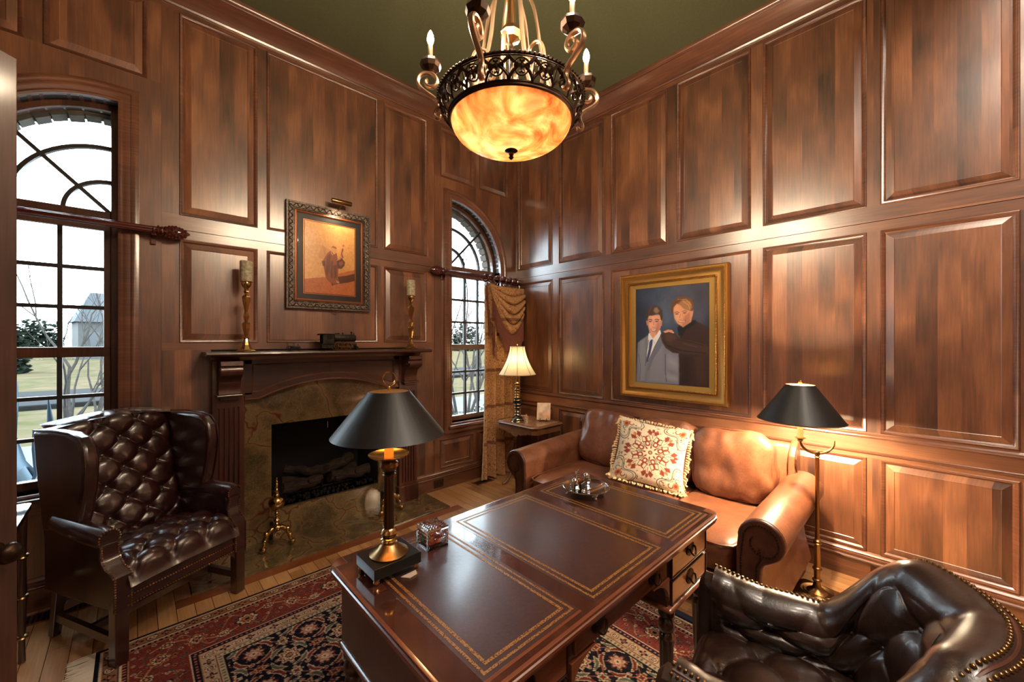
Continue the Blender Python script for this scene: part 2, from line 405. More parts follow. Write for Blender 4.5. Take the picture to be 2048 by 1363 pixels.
def stile(W, par, u0, u1, z0, z1, d=0.0): return MB().wbox(W, u0, u1, z0, z1, -.0138, d).build('stile', M['wall'], par)
def fill_cols(W, par, cols, u0, u1, z0, z1, raised):
    """cols: list of (a,b) panels from u0 to u1; stiles in between"""
    p = u0
    for i, (a, b) in enumerate(cols):
        if a-p > .002: stile(W, par, p, a, z0, z1)
        panel(W, par, a, b, z0, z1, raised[i] if isinstance(raised, list) else raised); p = b
    if u1-p > .002: stile(W, par, p, u1, z0, z1)

T0, T1 = 2.495, 3.925; M0, M1 = 1.588, 2.325
# --- fireplace wall, centre bay
CL, CR = -3.425, -1.227
cc = [(-3.329, -2.853), (-2.789, -1.861), (-1.797, -1.321)]
rail(WL, wall_l, CL, CR, T1, 3.98)
fill_cols(WL, wall_l, cc, CL, CR, T0, T1, [True, False, True])
rail(WL, wall_l, CL, CR, M1, 2.388); rail(WL, wall_l, CL, CR, 2.392, T0)
fill_cols(WL, wall_l, cc, CL, CR, M0, M1, [True, False, True])
rail(WL, wall_l, CL, CR, 1.535, M0)
stile(WL, wall_l, CL, -3.15, .13, 1.535); stile(WL, wall_l, -1.49, CR, .13, 1.535)
# --- window bays
for right in (True, False):
    q = (lambda u: u) if right else mir
    def rg(a, b): return tuple(sorted((q(a), q(b))))
    sm = sorted([rg(-1.152, -.690), rg(-.615, -.150)]); B = rg(-1.224, 0)
    rail(WL, wall_l, *B, T1, 3.98)
    fill_cols(WL, wall_l, sm, B[0], B[1], 3.385, T1, True)
    # surround sheet with the quarter-round hole (star-shaped fan of quads)
    hole = outline(20, 0, True); c0 = Vector((-.78, 1.9)); out = []
    for u, z in hole:
        d = Vector((u, z))-c0; ts = []
        if d.x > 1e-6: ts.append((0-c0.x)/d.x)
        if d.x < -1e-6: ts.append((-1.224-c0.x)/d.x)
        if d.y > 1e-6: ts.append((3.385-c0.y)/d.y)
        if d.y < -1e-6: ts.append((.60-c0.y)/d.y)
        t = min(ts); out.append((c0.x+d.x*t, c0.y+d.y*t))
    H = []; O = []
    corners = [(-1.224, .60), (0, .60), (0, 3.385), (-1.224, 3.385)]
    for i in range(len(hole)):
        H.append(hole[i]); O.append(out[i])
        a, b = out[i], out[(i+1) % len(hole)]
        aa = math.atan2(a[1]-c0.y, a[0]-c0.x); bb = math.atan2(b[1]-c0.y, b[0]-c0.x); span = (bb-aa) % (2*PI); ins = []
        for cnr in corners:      # insert the rectangle corners lying between two rays
            ca = (math.atan2(cnr[1]-c0.y, cnr[0]-c0.x)-aa) % (2*PI)
            if 1e-4 < ca < span-1e-4: ins.append((ca, cnr))
        for ca, cnr in sorted(ins):
            f = ca/span; h0, h1 = hole[i], hole[(i+1) % len(hole)]; H.append((h0[0]*(1-f)+h1[0]*f, h0[1]*(1-f)+h1[1]*f)); O.append(cnr)
    if not right: H = [(mir(u), z) for u, z in H][::-1]; O = [(mir(u), z) for u, z in O][::-1]
    m = MB(); m.loft([[WL(u, z, -.0138) for u, z in O], [WL(u, z, 0) for u, z in O], [WL(u, z, 0) for u, z in H], [WL(u, z, -.0138) for u, z in H]], cap=False, closed=True)
    m.build('window_surround', M['wall'], wall_l)
    lo = sorted([rg(-1.156, -.700), rg(-.620, -.150)])
    fill_cols(WL, wall_l, lo, B[0], B[1], .207, .530, True)
    rail(WL, wall_l, *B, .530, .60); rail(WL, wall_l, *B, .13, .207)
# --- portrait wall
R6 = [(-.606, -.022), (-1.306, -.705), (-1.996, -1.397), (-2.680, -2.084), (-3.370, -2.764), (-4.009, -3.440), (-4.66, -4.08)][::-1]
R5 = [(-.606, -.022), (-1.306, -.705), (-2.680, -1.397), (-3.370, -2.764), (-4.009, -3.440), (-4.66, -4.08)][::-1]
R0, R1 = YB, 0.0
rail(WR, wall_r, R0, R1, T1, 3.98)
fill_cols(WR, wall_r, R6, R0, R1, T0, T1, True)
rail(WR, wall_r, R0, R1, M1, 2.388); rail(WR, wall_r, R0, R1, 2.392, T0)
fill_cols(WR, wall_r, R5, R0, R1, .992, M1, [True, True, True, False, True, True])
rail(WR, wall_r, R0, R1, .82, .992)
fill_cols(WR, wall_r, R6, R0, R1, .192, .82, True)
rail(WR, wall_r, R0, R1, .10, .192)
MB().sweep(WR, [(R0, .95), (R1, .95)], [(.0, 0), (.004, .010), (.012, .014), (.020, .012), (.026, .004), (.030, 0)], closed=False).build('moulding', M['mould'], wall_r, smooth=True)
MB().sweep(WR, [(R0, .845), (R1, .845)], [(.0, 0), (.002, .006), (.008, .009), (.016, .008), (.020, 0)], closed=False).build('moulding', M['mould'], wall_r, smooth=True)
# --- the two walls behind and beside the camera, panelled the same way
for W, par, a, b in ((WW, wall_w, YB, 0), (WB, wall_b, XL, 0)):
    n = 6; w = (b-a)/n
    for i in range(n):
        u0, u1 = a+i*w, a+(i+1)*w
        stile(W, par, u0, u0+.05, 0, 3.98); stile(W, par, u1-.05, u1, 0, 3.98)
        for z0, z1 in ((.192, .82), (.992, M1), (T0, T1)): panel(W, par, u0+.05, u1-.05, z0, z1, True, False)
        for z0, z1 in ((0, .192), (.82, .992), (M1, T0), (T1, 3.98)): rail(W, par, u0+.05, u1-.05, z0, z1)

# crown and baseboards
crown = [(0, 0), (0, .014), (.012, .020), (.020, .016), (.030, .026), (.050, .048), (.075, .082), (.098, .120), (.104, .132), (.112, .128), (.118, .142), (.130, .150), (.15, .152), (.15, 0)]
def crownrun(W, a, b, n): tag(MB().sweep(W, [(a, 3.96), (b, 3.96)], crown, closed=False).build('trim_%d' % n, M['mould'], smooth=True, angle=40), kind='structure')
crownrun(WL, XL, 0, 1); crownrun(WR, YB, 0, 2); crownrun(WW, YB, 0, 3); crownrun(WB, XL, 0, 4)
base = [(0, 0), (0, .022), (.128, .022), (.132, .034), (.140, .038), (.146, .034), (.148, .026), (.156, .030), (.164, .030), (.167, .020), (.176, .022), (.182, .016), (.192, .004), (.192, 0)]
def baserun(W, a, b, name): return tag(MB().sweep(W, [(a, 0), (b, 0)], base, closed=False).build(name, M['mould'], smooth=True, angle=40), kind='structure')
baserun(WL, XL, -3.16, 'baseboard_northwest'); baserun(WL, -1.48, 0, 'baseboard_northeast'); baserun(WR, YB, 0, 'baseboard_east'); baserun(WW, YB, 0, 'baseboard_west')

# ================================================================ WINDOWS
def window(right, n):
    q = (lambda u: u) if right else mir
    root = tag(thing('window_%d' % n, None, None), kind='structure')
    S = 1 if right else -1
    def P(name, mat, *a, **k): return a
    # casing: swept round the opening
    path = outline(24, 0, right)
    out = [(0, .004), (0, .022), (-.012, .026), (-.020, .018), (-.030, .018), (-.040, .024), (-.058, .024), (-.066, .034), (-.084, .038), (-.100, .030), (-.102, .0)]
    MB().sweep(WL, path, out).build('casing', M['mould'], root, smooth=True, angle=40)
    # reveal
    MB().loft([[WL(u, z, .004) for u, z in path], [WL(u, z, -TH) for u, z in path]], cap=False).build('reveal', M['sash'], root)
    # stool and apron
    a, b = sorted((q(WU0-.05), q(WU1+.05)))
    MB().wbox(WL, a, b, .640, .672, -.02, .062).build('sill', M['mould'], root, bevel=.006)
    MB().wbox(WL, a+.02, b-.02, .585, .640, 0, .036).build('apron', M['mould'], root, bevel=.008)
    # outer sash frame following the opening
    fr = MB(); fr.sweep(WL, path, [(0, -.135), (0, -.085), (.034, -.085), (.038, -.100), (.038, -.135)]); fr.build('sash_frame', M['sash'], root)
    i0, i1 = sorted((q(WU0+.036), q(WU1-.036)))
    MB().wbox(WL, i0, i1, 2.365, 2.452, -.13, -.075).build('transom', M['sash'], root, bevel=.004)
    MB().wbox(WL, i0, i1, 1.497, 1.562, -.13, -.082).build('meeting_rail', M['sash'], root, bevel=.004)
    MB().wbox(WL, i0, i1, .69, .746, -.13, -.082).build('bottom_rail', M['sash'], root, bevel=.004)
    MB().wbox(WL, i0, i1, 2.33, 2.365, -.13, -.09).build('top_rail', M['sash'], root, bevel=.004)
    # sash stiles, muntins and panes; 3 x 3 lights in each sash
    g0, g1 = i0+.034, i1-.034; cw = (g1-g0)/3
    for a_, b_ in ((i0, g0), (g1, i1)):
        MB().wbox(WL, a_, b_, 1.53, 2.365, -.13, -.092).build('sash_stile', M['sash'], root, bevel=.003); MB().wbox(WL, a_, b_, .69, 1.53, -.125, -.084).build('sash_stile', M['sash'], root, bevel=.003)
    for z0, z1, dd in ((.746, 1.497, -.10), (1.562, 2.33, -.112)):
        rh = (z1-z0)/3
        for i in (1, 2): MB().wbox(WL, g0+cw*i-.0115, g0+cw*i+.0115, z0, z1, dd-.016, dd+.014).build('muntin', M['muntin'], root)
        for j in (1, 2): MB().wbox(WL, g0, g1, z0+rh*j-.0115, z0+rh*j+.0115, dd-.0155, dd+.0135).build('muntin', M['muntin'], root)
        for i in range(3):
            for j in range(3):
                MB().wbox(WL, g0+cw*i+.009, g0+cw*(i+1)-.009, z0+rh*j+.009, z0+rh*(j+1)-.009, dd-.003, dd).build('pane', M['pane'], root)
    # sunburst in the quarter round
    cx, cz = q(WU0+.036), 2.452; Rg = .648
    ang = lambda a: (a if right else 180-a)
    for r in (.215, .44):
        pts = arc(cx, cz-.012, r, ang(0), ang(90), 18)
        MB().sweep(WL, pts, [(-.011, -.127), (-.011, -.095), (.011, -.095), (.011, -.127)], closed=False).build('muntin', M['muntin'], root)
    dx, dz = math.cos(math.radians(45))*S, math.sin(math.radians(45))
    MB().sweep(WL, [(cx, cz-.005), (cx+dx*Rg, cz+dz*Rg)], [(-.011, -.1265), (-.011, -.0955), (.011, -.0955), (.011, -.1265)], closed=False).build('muntin', M['muntin'], root)
    rr = [0.0, .206, .224, .431, .449, .66]
    for k in range(3):
        for a0, a1 in ((0, 44), (46, 90)):
            ra, rb = rr[2*k], rr[2*k+1]
            inner = arc(cx, cz-.012, max(ra, .012), ang(a0), ang(a1), 8); outer = arc(cx, cz-.012, rb, ang(a0), ang(a1), 8)
            m = MB()
            for i in range(8): m.wprism(WL, [inner[i], inner[i+1], outer[i+1], outer[i]], -.114, -.111)
            m.build('pane', M['pane'], root)
    # outside: brick arch and jamb
    MB().sweep(WL, arc(q(WU0), WZC, .735, ang(0), ang(90), 20), [(-.062, -.25), (-.062, -.156), (.062, -.156), (.062, -.25)], closed=False).build('mortar', M['brick'], root)
    for k in range(13):
        a0 = k*90/13+.4; a1 = (k+1)*90/13-.4; r0 = .655+.006*(k % 2)
        pts = arc(q(WU0), WZC, r0, ang(a0), ang(a1), 1)+arc(q(WU0), WZC, .80, ang(a1), ang(a0), 1)
        MB().wprism(WL, pts, -.26, -.152).build('brick', M['brick'], root)
    for k in range(24):
        z0 = .62+k*.076; u0, u1 = sorted((q(WU1-.028-.008*(k % 2)), q(WU1+.16)))
        MB().wbox(WL, u0, u1, z0, z0+.066, -.26, -.152).build('brick', M['brick'], root)
    return root
M['brick'] = (lambda t: t.set(col=t.ramp(t.noise(t.coord(), 14, 4), [(.3, srgb(66, 60, 54)), (.7, srgb(92, 84, 76))]), rough=.9))(NT('weathered_brick')).m
window(False, 1); window(True, 2)

# ================================================================ OUTSIDE
def ground(name, col1, col2, poly, z0, z1, sc=3):
    t = NT(name+'_surface'); t.set(col=t.ramp(t.noise(t.coord(), sc, 5), [(.3, col1), (.7, col2)]), rough=1.0, spec=0.0)
    m = MB(); n = len(poly)
    m.add([(x, y, z0) for x, y in poly]+[(x, y, z1) for x, y in poly], [tuple(range(n)), tuple(range(2*n-1, n-1, -1))]+[(i, (i+1) % n, n+(i+1) % n, n+i) for i in range(n)])
    return tag(m.build(name, t.m), kind='structure')
GZ = -.35
ground('lawn', srgb(58, 60, 40), srgb(84, 72, 60), [(-60, .4), (90, .4), (90, 160), (-60, 160)], GZ-.1, GZ, 1.2)
ground('driveway', srgb(84, 84, 86), srgb(90, 90, 92), [(-26, 3.2), (40, 2.6), (44, 7.2), (-26, 8.0)], GZ, GZ+.02, 6)
ground('street', srgb(48, 48, 49), srgb(52, 52, 53), [(-50, 14), (80, 14), (80, 20), (-50, 20)], GZ, GZ+.02, 6)
ground('kerb', srgb(24, 24, 23), srgb(30, 29, 28), [(-50, 13.7), (80, 13.7), (80, 14), (-50, 14)], GZ, GZ+.12, 6)
M['bark'] = (lambda t: t.set(col=t.ramp(t.noise(t.coord(), 20, 4), [(.3, srgb(30, 26, 23)), (.7, srgb(52, 45, 40))]), rough=.95))(NT('tree_bark')).m
M['leaf'] = (lambda t: t.set(col=t.ramp(t.noise(t.coord(), 9, 4), [(.3, srgb(18, 26, 12)), (.7, srgb(44, 54, 24))]), rough=.8))(NT('shrub_leaf')).m
M['leafd'] = (lambda t: t.set(col=t.ramp(t.noise(t.coord(), 3, 4), [(.3, srgb(20, 25, 20)), (.7, srgb(38, 44, 36))]), rough=.9, spec=0.0))(NT('evergreen_leaf')).m
def bare_tree(loc, h, label, seed, stems=4, group=None, r0=.03):
    r = random.Random(seed); m = MB()
    def br(p, d, L, rad, dep):
        pts = [p]; q = p.copy(); dd = d.copy()
        for i in range(4):
            dd = (dd+Vector((r.uniform(-.18, .18), r.uniform(-.18, .18), r.uniform(-.02, .16)))).normalized(); q = q+dd*L/4; pts.append(q.copy())
        m.tube([tuple(x) for x in pts], [rad*(1-.13*i) for i in range(5)], 5)
        if dep:
            for k in range(3 if dep > 1 else 4):
                i = r.choice((2, 3, 4)); nd = (dd+Vector((r.uniform(-.7, .7), r.uniform(-.7, .7), r.uniform(0, .5)))).normalized()
                br(pts[i], nd, L*r.uniform(.5, .7), rad*.45, dep-1)
    for s in range(stems):
        a = s*2*PI/stems+r.random(); br(Vector((.05*math.cos(a), .05*math.sin(a), 0)), Vector((math.cos(a)*.25, math.sin(a)*.25, 1)).normalized(), h*.5, r0, 3)
    o = m.build('bare_tree', M['bark']); o.location = loc; return tag(o, label, 'tree', group)
def leafy(name, loc, size, label, cat, seed, n=700, mat=None, ls=.05, trunk=True, group=None):
    r = random.Random(seed); root = thing(name, label, cat, loc, 0, group); m = MB()
    for i in range(n):
        a = r.uniform(0, 2*PI); ph = math.acos(r.uniform(-.6, 1)); rr = r.uniform(.55, 1)
        p = Vector((math.cos(a)*math.sin(ph)*size[0], math.sin(a)*math.sin(ph)*size[0], math.cos(ph)*size[1]+size[1]*.62))*rr
        R = Matrix.Rotation(r.uniform(0, 6.3), 4, 'Z') @ Matrix.Rotation(r.uniform(0, 6.3), 4, 'X'); s = ls*r.uniform(.7, 1.4)
        m.add([tuple(p+R @ Vector(q)) for q in ((-s, 0, 0), (0, -s*.5, s*.1), (s, 0, 0), (0, s*.5, s*.1))], [(0, 1, 2, 3)])
    tag(m.build('foliage', mat or M['leaf'], root, fixn=False), kind='stuff')
    t = MB(); t.tube([(0, 0, 0), (.02, 0, size[1]*.5), (0, .02, size[1])], [size[0]*.07, size[0]*.05, .01], 6); t.build('stem', M['bark'], root)
    return root
bare_tree((1.06, 2.6, GZ), 4.6, 'bare multi-stemmed tree close outside the right window', 4, 6, r0=.036)
bare_tree((4.54, 6.5, GZ), 4.2, 'thin bare tree farther off, seen through the right window', 9, 4)
bare_tree((-4.15, 4.6, GZ), 3.2, 'low spreading bare tree behind the left window, right-hand pane', 12, 3, r0=.04)
leafy('low_shrub', (0.25, 1.7, GZ), (.40, .50), 'low green shrub at the foot of the tree outside the right window', 'shrub', 1)
leafy('low_shrub', (1.44, 2.5, GZ), (.5, .42), 'second low green shrub outside the right window, farther from the house', 'shrub', 2)
leafy('clipped_shrub', (-3.72, 1.35, GZ), (.30, .76), 'clipped green shrub at the lower right of the left window', 'shrub', 3)
leafy('clipped_shrub', (-4.5, 1.9, GZ), (.34, .26), 'low clipped hedge plant under the left window', 'shrub', 5)
r_ = random.Random(5)
for i, (x, y, s) in enumerate([(-16, 62, 2.2), (-13, 78, 2.6), (2.5, 74, 3.0), (8, 66, 2.6), (20, 70, 3.2), (33, 66, 2.8), (-9.6, 34, 1.5), (44, 60, 3)]):
    leafy('evergreen_tree', (x, y, GZ), (s, s*1.15), ['far evergreen on the horizon behind the left window, leftmost of the far ones', 'far evergreen on the horizon behind the left window, second from the left', 'far evergreen on the horizon behind the left window, beside its right frame', 'far evergreen hidden low behind the tree twigs, left edge of the right window', 'far evergreen on the horizon in the middle of the right window', 'far evergreen on the horizon at the curtain edge of the right window', 'rounded evergreen in mid distance across the street, left window', 'rightmost far evergreen, behind the curtain side of the right window'][i], 'tree', 20+i, 1500, M['leafd'], .30, group=None if i == 6 else 'far evergreens on the horizon')
# neighbour's house
hs = thing('neighbour_house', 'pale house with a steep grey gable roof seen through the left window', 'house', (-4.9, 62, GZ), .15)
MB().box(-3.4, 3.4, -3, 3, 0, 4.0).build('wall', plain('pale_siding', srgb(56, 56, 56), .9), hs)
rf = MB(); rf.add([(-3.7, -3.3, 4), (3.7, -3.3, 4), (3.7, 3.3, 4), (-3.7, 3.3, 4), (-2.2, 0, 7.4), (2.2, 0, 7.4)], [(0, 1, 5, 4), (2, 3, 4, 5), (1, 2, 5), (3, 0, 4), (0, 3, 2, 1)]); rf.build('roof', plain('grey_roof', srgb(42, 46, 50), .9), hs)
for u in (-2.2, 0, 2.0): MB().box(u-.4, u+.4, -3.06, -2.98, 1.4, 2.9).build('window', plain('house_window', srgb(40, 44, 48), .3), hs)
# sheet-metal garden birds close to the left window
M['steel'] = plain('blue_grey_sheet_metal', srgb(58, 72, 82), .45, .6)
def bird(loc, h, rz, label):
    t = thing('garden_bird', label, 'garden sculpture', loc, rz)
    MB().tube([(0, 0, 0), (0, 0, h*.45)], .012, 6).build('leg', M['steel'], t)
    m = MB(); m.tube([(-.14, 0, h*.45), (-.05, 0, h*.5), (.06, 0, h*.58), (.09, 0, h*.72), (.06, 0, h*.88), (.05, 0, h)], [.01, .09, .085, .035, .02, .004], 10, flat=.35); m.build('body', M['steel'], t, smooth=True)
    m = MB(); m.tube([(-.02, .03, h*.56), (-.12, .05, h*.48), (-.24, .06, h*.36)], [.05, .06, .006], 8, flat=.2); m.build('wing', M['steel'], t, smooth=True)
    return t
bird((-4.09, 1.0, GZ), 1.50, .3, 'blue-grey sheet-metal garden bird with raised beak, nearer the left window')
bird((-4.17, 1.12, GZ), 1.26, .8, 'second blue-grey metal garden bird standing behind the first, left window')
bird((-4.22, 1.45, GZ), 1.62, 2.4, 'tallest blue-grey metal garden bird, its head level with the middle panes')
# ================================================================ FIREPLACE
fp = thing('fireplace', 'green-brown veined stone fireplace surround with open black firebox and stone hearth', 'fireplace', (-2.315, 0, 0))
def fpb(name, mat, m, **k):
    m.v = [(x+2.315, y, z) for x, y, z in m.v]; return m.build(name, mat, fp, **k)
A_ = [(-2.95, 1.150), (-2.854, 1.150)]+[(-2.854+(1.078)*t, 1.150+.12*math.sin(PI*t)**.85) for t in [i/16 for i in range(1, 16)]]+[(-1.776, 1.150), (-1.68, 1.150)]
m = MB()
for a, b in zip(A_, A_[1:]):
    m.wprism(WL, [(a[0], .93), (b[0], .93), (b[0], b[1]+.02), (a[0], a[1]+.02)], .0, .030)
fpb('stone_slab', M['stone'], m)
fpb('stone_slab', M['stone'], MB().wbox(WL, -2.955, -2.763, .012, .93, 0, .030)); fpb('stone_slab', M['stone'], MB().wbox(WL, -1.867, -1.675, .012, .93, 0, .030))
fpb('stone_slab', M['stone'], MB().wbox(WL, -2.762, -1.868, .012, .24, 0, .0305))
fpb('hearth_slab', M['stone'], MB().box(-3.300, -1.350, -.475, 0, -.01, .012), bevel=.003)
fb = MB(); fb.wbox(WL, -2.763, -1.867, .20, .24, -.46, 0); fb.wbox(WL, -2.80, -1.83, .2, .95, -.50, -.46); fb.wbox(WL, -2.80, -2.763, .2, .95, -.46, 0); fb.wbox(WL, -1.867, -1.83, .2, .95, -.46, 0); fb.wbox(WL, -2.80, -1.83, .93, .95, -.46, 0)
fpb('firebox', M['soot'], fb)
m = MB()
for k in range(7): m.tube([(-2.66+k*.11, -.0+.33, .29), (-2.66+k*.11, .12, .29), (-2.66+k*.11, .10, .36)], .008, 6)
m.tube([(-2.70, .14, .285), (-1.96, .14, .285)], .008, 6); m.tube([(-2.70, .30, .285), (-1.96, .30, .285)], .008, 6)
for x in (-2.62, -2.02):
    for y in (.14, .30): m.tube([(x, y, .24), (x, y, .285)], .007, 6)
tag(m.build('log_grate', M['iron']), 'black iron log grate inside the firebox', 'grate')
M['log'] = (lambda t: (t.set(col=t.ramp(t.noise(t.mapv(t.coord(), (8, 60, 60)), 1, 5), [(.35, srgb(16, 11, 9)), (.7, srgb(60, 42, 31))]), rough=.9), t.bump(t.noise(t.mapv(t.coord(), (8, 60, 60)), 1, 5), .8, .01), t.m)[2])(NT('log_bark'))
def log(loc, L, r, rz, ry, label):
    m = MB(); pr = []; rr = random.Random(int(L*1000))
    pts = [(-L/2+L*i/8, .012*math.sin(i), .01*math.cos(i*1.7)) for i in range(9)]
    m.tube(pts, [r*(.9+.2*rr.random()) for _ in range(9)], 12)
    m.tube([(L*.1, 0, 0), (L*.16, -r*1.3, r*.5)], [r*.5, r*.38], 8)
    o = m.build('fire_log', M['log'], smooth=True); o.location = loc; o.rotation_euler = (0, ry, rz); return tag(o, label, 'log', 'logs in the fireplace')
log((-2.50, .13, .350), .34, .052, .15, 0, 'charred log at the front left of the grate, cut end outwards')
log((-2.08, .13, .350), .36, .052, -.1, 0, 'pale barked log at the front right of the grate')
log((-2.30, .27, .350), .66, .048, 0, 0, 'long log lying along the back of the grate')
log((-2.16, .20, .445), .34, .046, .5, -.05, 'short log lying across the top of the pile, right')
log((-2.46, .21, .440), .32, .040, -.6, .06, 'short log lying across the top of the pile, left')
m = MB(); rr = random.Random(8)
for i in range(260):
    x, y = rr.uniform(-2.75, -1.88), rr.uniform(.01, .36); s = rr.uniform(.008, .02); m.sphere((x, y, .24+s*.6), s, 5, 3)
tag(m.build('lava_rock', M['iron']), 'small black lava rocks strewn over the firebox floor', 'rock', kind='stuff')
m = MB(); m.tube([(-2.315, .02, .93), (-2.315, .02, .885)], .0012, 4)
for k in range(9): m.sphere((-2.315, .02, .884-.006*k), .003, 6, 4)
tag(m.build('damper_chain', M['chrome']), 'short beaded pull chain hanging at the top of the firebox', 'chain')

mt = thing('fireplace_mantel', 'dark carved wooden mantel with fluted pilasters, scroll corbels and arched frieze', 'mantel', (-2.315, 0, 0))
def mb_(name, mat, m, par=None, **k):
    m.v = [(x+2.315, y, z) for x, y, z in m.v]; return m.build(name, mat, par or mt, **k)
m = MB(); sh = [(0, 0), (.262, 0), (.272, .006), (.276, .016), (.272, .026), (.262, .030), (0, .030)]
m.wprism(lambda d, z, u: (u, -d, z+1.49), sh, -3.205, -1.425); mb_('shelf', M['mantel'], m, smooth=True)
m = MB(); m.wprism(lambda d, z, u: (u, -d, z+1.455), [(0, 0), (.10, 0), (.112, .010), (.12, .028), (.14, .035), (0, .035)], -3.165, -1.465); mb_('bed_moulding', M['mould'], m, smooth=True)
for S, x0, x1 in ((-1, -3.150, -2.955), (1, -1.675, -1.480)):
    m = MB(); m.wbox(WL, x0, x1, .17, 1.455, 0, .068)
    # flutes: ridges left between five grooves
    g = [x0+.028+(x1-x0-.056)*i/4.6 for i in range(5)]
    fr = MB(); e = [x0]+[v for q in g for v in (q, q+.014)]+[x1]
    for i in range(0, len(e), 2): fr.wbox(WL, e[i], e[i+1], .20, 1.105, .068, .080)
    fr.wbox(WL, x0, x1, 1.105, 1.455, .068, .080); fr.wbox(WL, x0, x1, .17, .20, .068, .080)
    mb_('pilaster', M['mantelv'], m); mb_('fluting', M['mantelv'], fr)
    m = MB(); m.wbox(WL, x0-.010, x1+.010, 0, .17, 0, .095); mb_('plinth', M['mantelv'], m, bevel=.006)
    c0, c1 = (x0+x1)/2-.068, (x0+x1)/2+.068
    prof = [(.08, 1.455), (.225, 1.455), (.230, 1.42)]+[(.19+.042*math.cos(a), 1.385+.042*math.sin(a)) for a in [math.radians(60-i*18) for i in range(9)]]+[(.150, 1.315), (.128, 1.27), (.120, 1.235), (.128, 1.215), (.128, 1.205), (.08, 1.205)]
    m = MB(); m.wprism(lambda d, z, u: (u, -d, z), prof, c0, c1); cb = mb_('corbel', M['mantelv'], m, smooth=True, bevel=.003)
    m = MB(); m.wbox(WL, c0-.012, c1+.012, 1.190, 1.205, .08, .145); m.wbox(WL, c0+.01, c1-.01, 1.165, 1.190, .08, .115); mb_('corbel_foot', M['mantelv'], m, bevel=.004)
    for cc_ in (c0, c1):
        m = MB(); s = 1 if cc_ == c1 else -1
        sp = [(.19+(.030-.0025*i)*math.cos(i*.62), 1.385+(.030-.0025*i)*math.sin(i*.62)) for i in range(11)]
        m.tube([(cc_+s*.002, -d, z) for d, z in sp], .0045, 5); mb_('volute', M['mantelv'], m)
# frieze with arched lower edge and two recessed panels
m = MB()
fr_ = [(-2.955, 1.455)]+[(-2.955, 1.128), (-2.854, 1.128)]+[(u, z-.022+.02) for u, z in A_[2:-2]]+[(-1.776, 1.128), (-1.675, 1.128), (-1.675, 1.455)]
lo = A_[:]
for a, b in zip(lo, lo[1:]):
    m.wprism(WL, [(a[0], a[1]), (b[0], b[1]), (b[0], 1.455), (a[0], 1.455)], .03, .058)
    m.wprism(WL, [(a[0], a[1]), (b[0], b[1]), (b[0], b[1]+.052), (a[0], a[1]+.052)], .058, .072)
m.wbox(WL, -2.955, -2.905, 1.19, 1.455, .058, .072); m.wbox(WL, -1.725, -1.675, 1.19, 1.455, .058, .072); m.wbox(WL, -2.955, -1.675, 1.425, 1.455, .058, .072); m.wbox(WL, -2.32, -2.31, 1.30, 1.43, .058, .062)
mb_('frieze', M['mantel'], m)
up = [(u, z+.052) for u, z in A_ if -2.91 < u < -1.72]; up = [(-2.905, up[0][1])]+up+[(-1.725, up[-1][1])]
pth = up+[(-1.725, 1.425), (-2.905, 1.425)]
m = MB(); m.sweep(WL, pth, [(0, .060), (0, .075), (.005, .078), (.010, .066), (.014, .060)]); mb_('frieze_moulding', M['mould'], m)
m = MB(); m.sweep(WL, [(u, z-.001) for u, z in A_], [(0, .03), (0, .076), (.006, .080), (.012, .074), (.014, .06)], closed=False); mb_('arch_moulding', M['mould'], m)

# andirons
def andiron(x, label):
    t = thing('andiron', label, 'andiron', (x, -.200, .012), 0, 'pair of brass andirons on the hearth')
    m = MB(); m.lathe([(.0, .165), (.020, .165), (.026, .172), (.018, .18), (.012, .19), (.020, .20), (.024, .21), (.014, .222), (.010, .24), (.012, .262), (.018, .266), (.012, .272), (.011, .29), (.016, .296), (.022, .300), (.045, .312), (.056, .332), (.058, .352), (.052, .374), (.036, .392), (.020, .400), (.024, .406), (.016, .414), (.018, .425), (.022, .435), (.012, .444), (.008, .452), (.016, .460), (.008, .468), (.012, .480), (.013, .488), (.006, .496), (.010, .504), (.010, .511), (.004, .519), (.008, .527), (.006, .536), (.0, .540)], 20)
    m.build('post', M['brass'], t, smooth=True, angle=60)
    for s in (-1, 1):
        m = MB(); m.tube([(0, 0, .155), (s*.035, -.004, .15), (s*.065, -.01, .125), (s*.082, -.015, .09), (s*.088, -.018, .055), (s*.095, -.022, .035)], [.018, .020, .017, .017, .013, .012], 10)
        m.sphere((s*.099, -.03, .026), .026, 10, 8); m.sphere((s*.072, -.012, .128), .022, 8, 6); m.sphere((s*.086, -.018, .078), .018, 8, 6)
        for k in range(4): m.sphere((s*.099+.016*math.cos(k*1.57), -.03+.016*math.sin(k*1.57), .040), .008, 6, 4)
        m.build('leg', M['brass'], t, smooth=True, angle=60)
    m = MB(); m.sphere((0, -.012, .155), .030, 10, 8); m.sphere((.014, -.034, .165), .008, 6, 4); m.sphere((-.014, -.034, .165), .008, 6, 4); m.sphere((0, -.038, .15), .010, 6, 4); m.build('mask', M['brass'], t, smooth=True, angle=60)
    m = MB(); m.tube([(.022*math.cos(a), -.045-.004*math.sin(a), .118+.022*math.sin(a)) for a in [k*2*PI/16 for k in range(16)]], .004, 6, closed=True, cap=False); m.build('ring', M['brass'], t, smooth=True)
    m = MB(); m.box(-.008, .008, 0, .165, .130, .146); m.box(-.008, .008, .148, .165, 0.0, .130); m.build('billet_bar', M['iron'], t)
andiron(-2.765, 'brass andiron with ball finial, left, beside the armchair'); andiron(-1.83, 'brass andiron on the hearth, right, partly hidden behind the desk lamp')

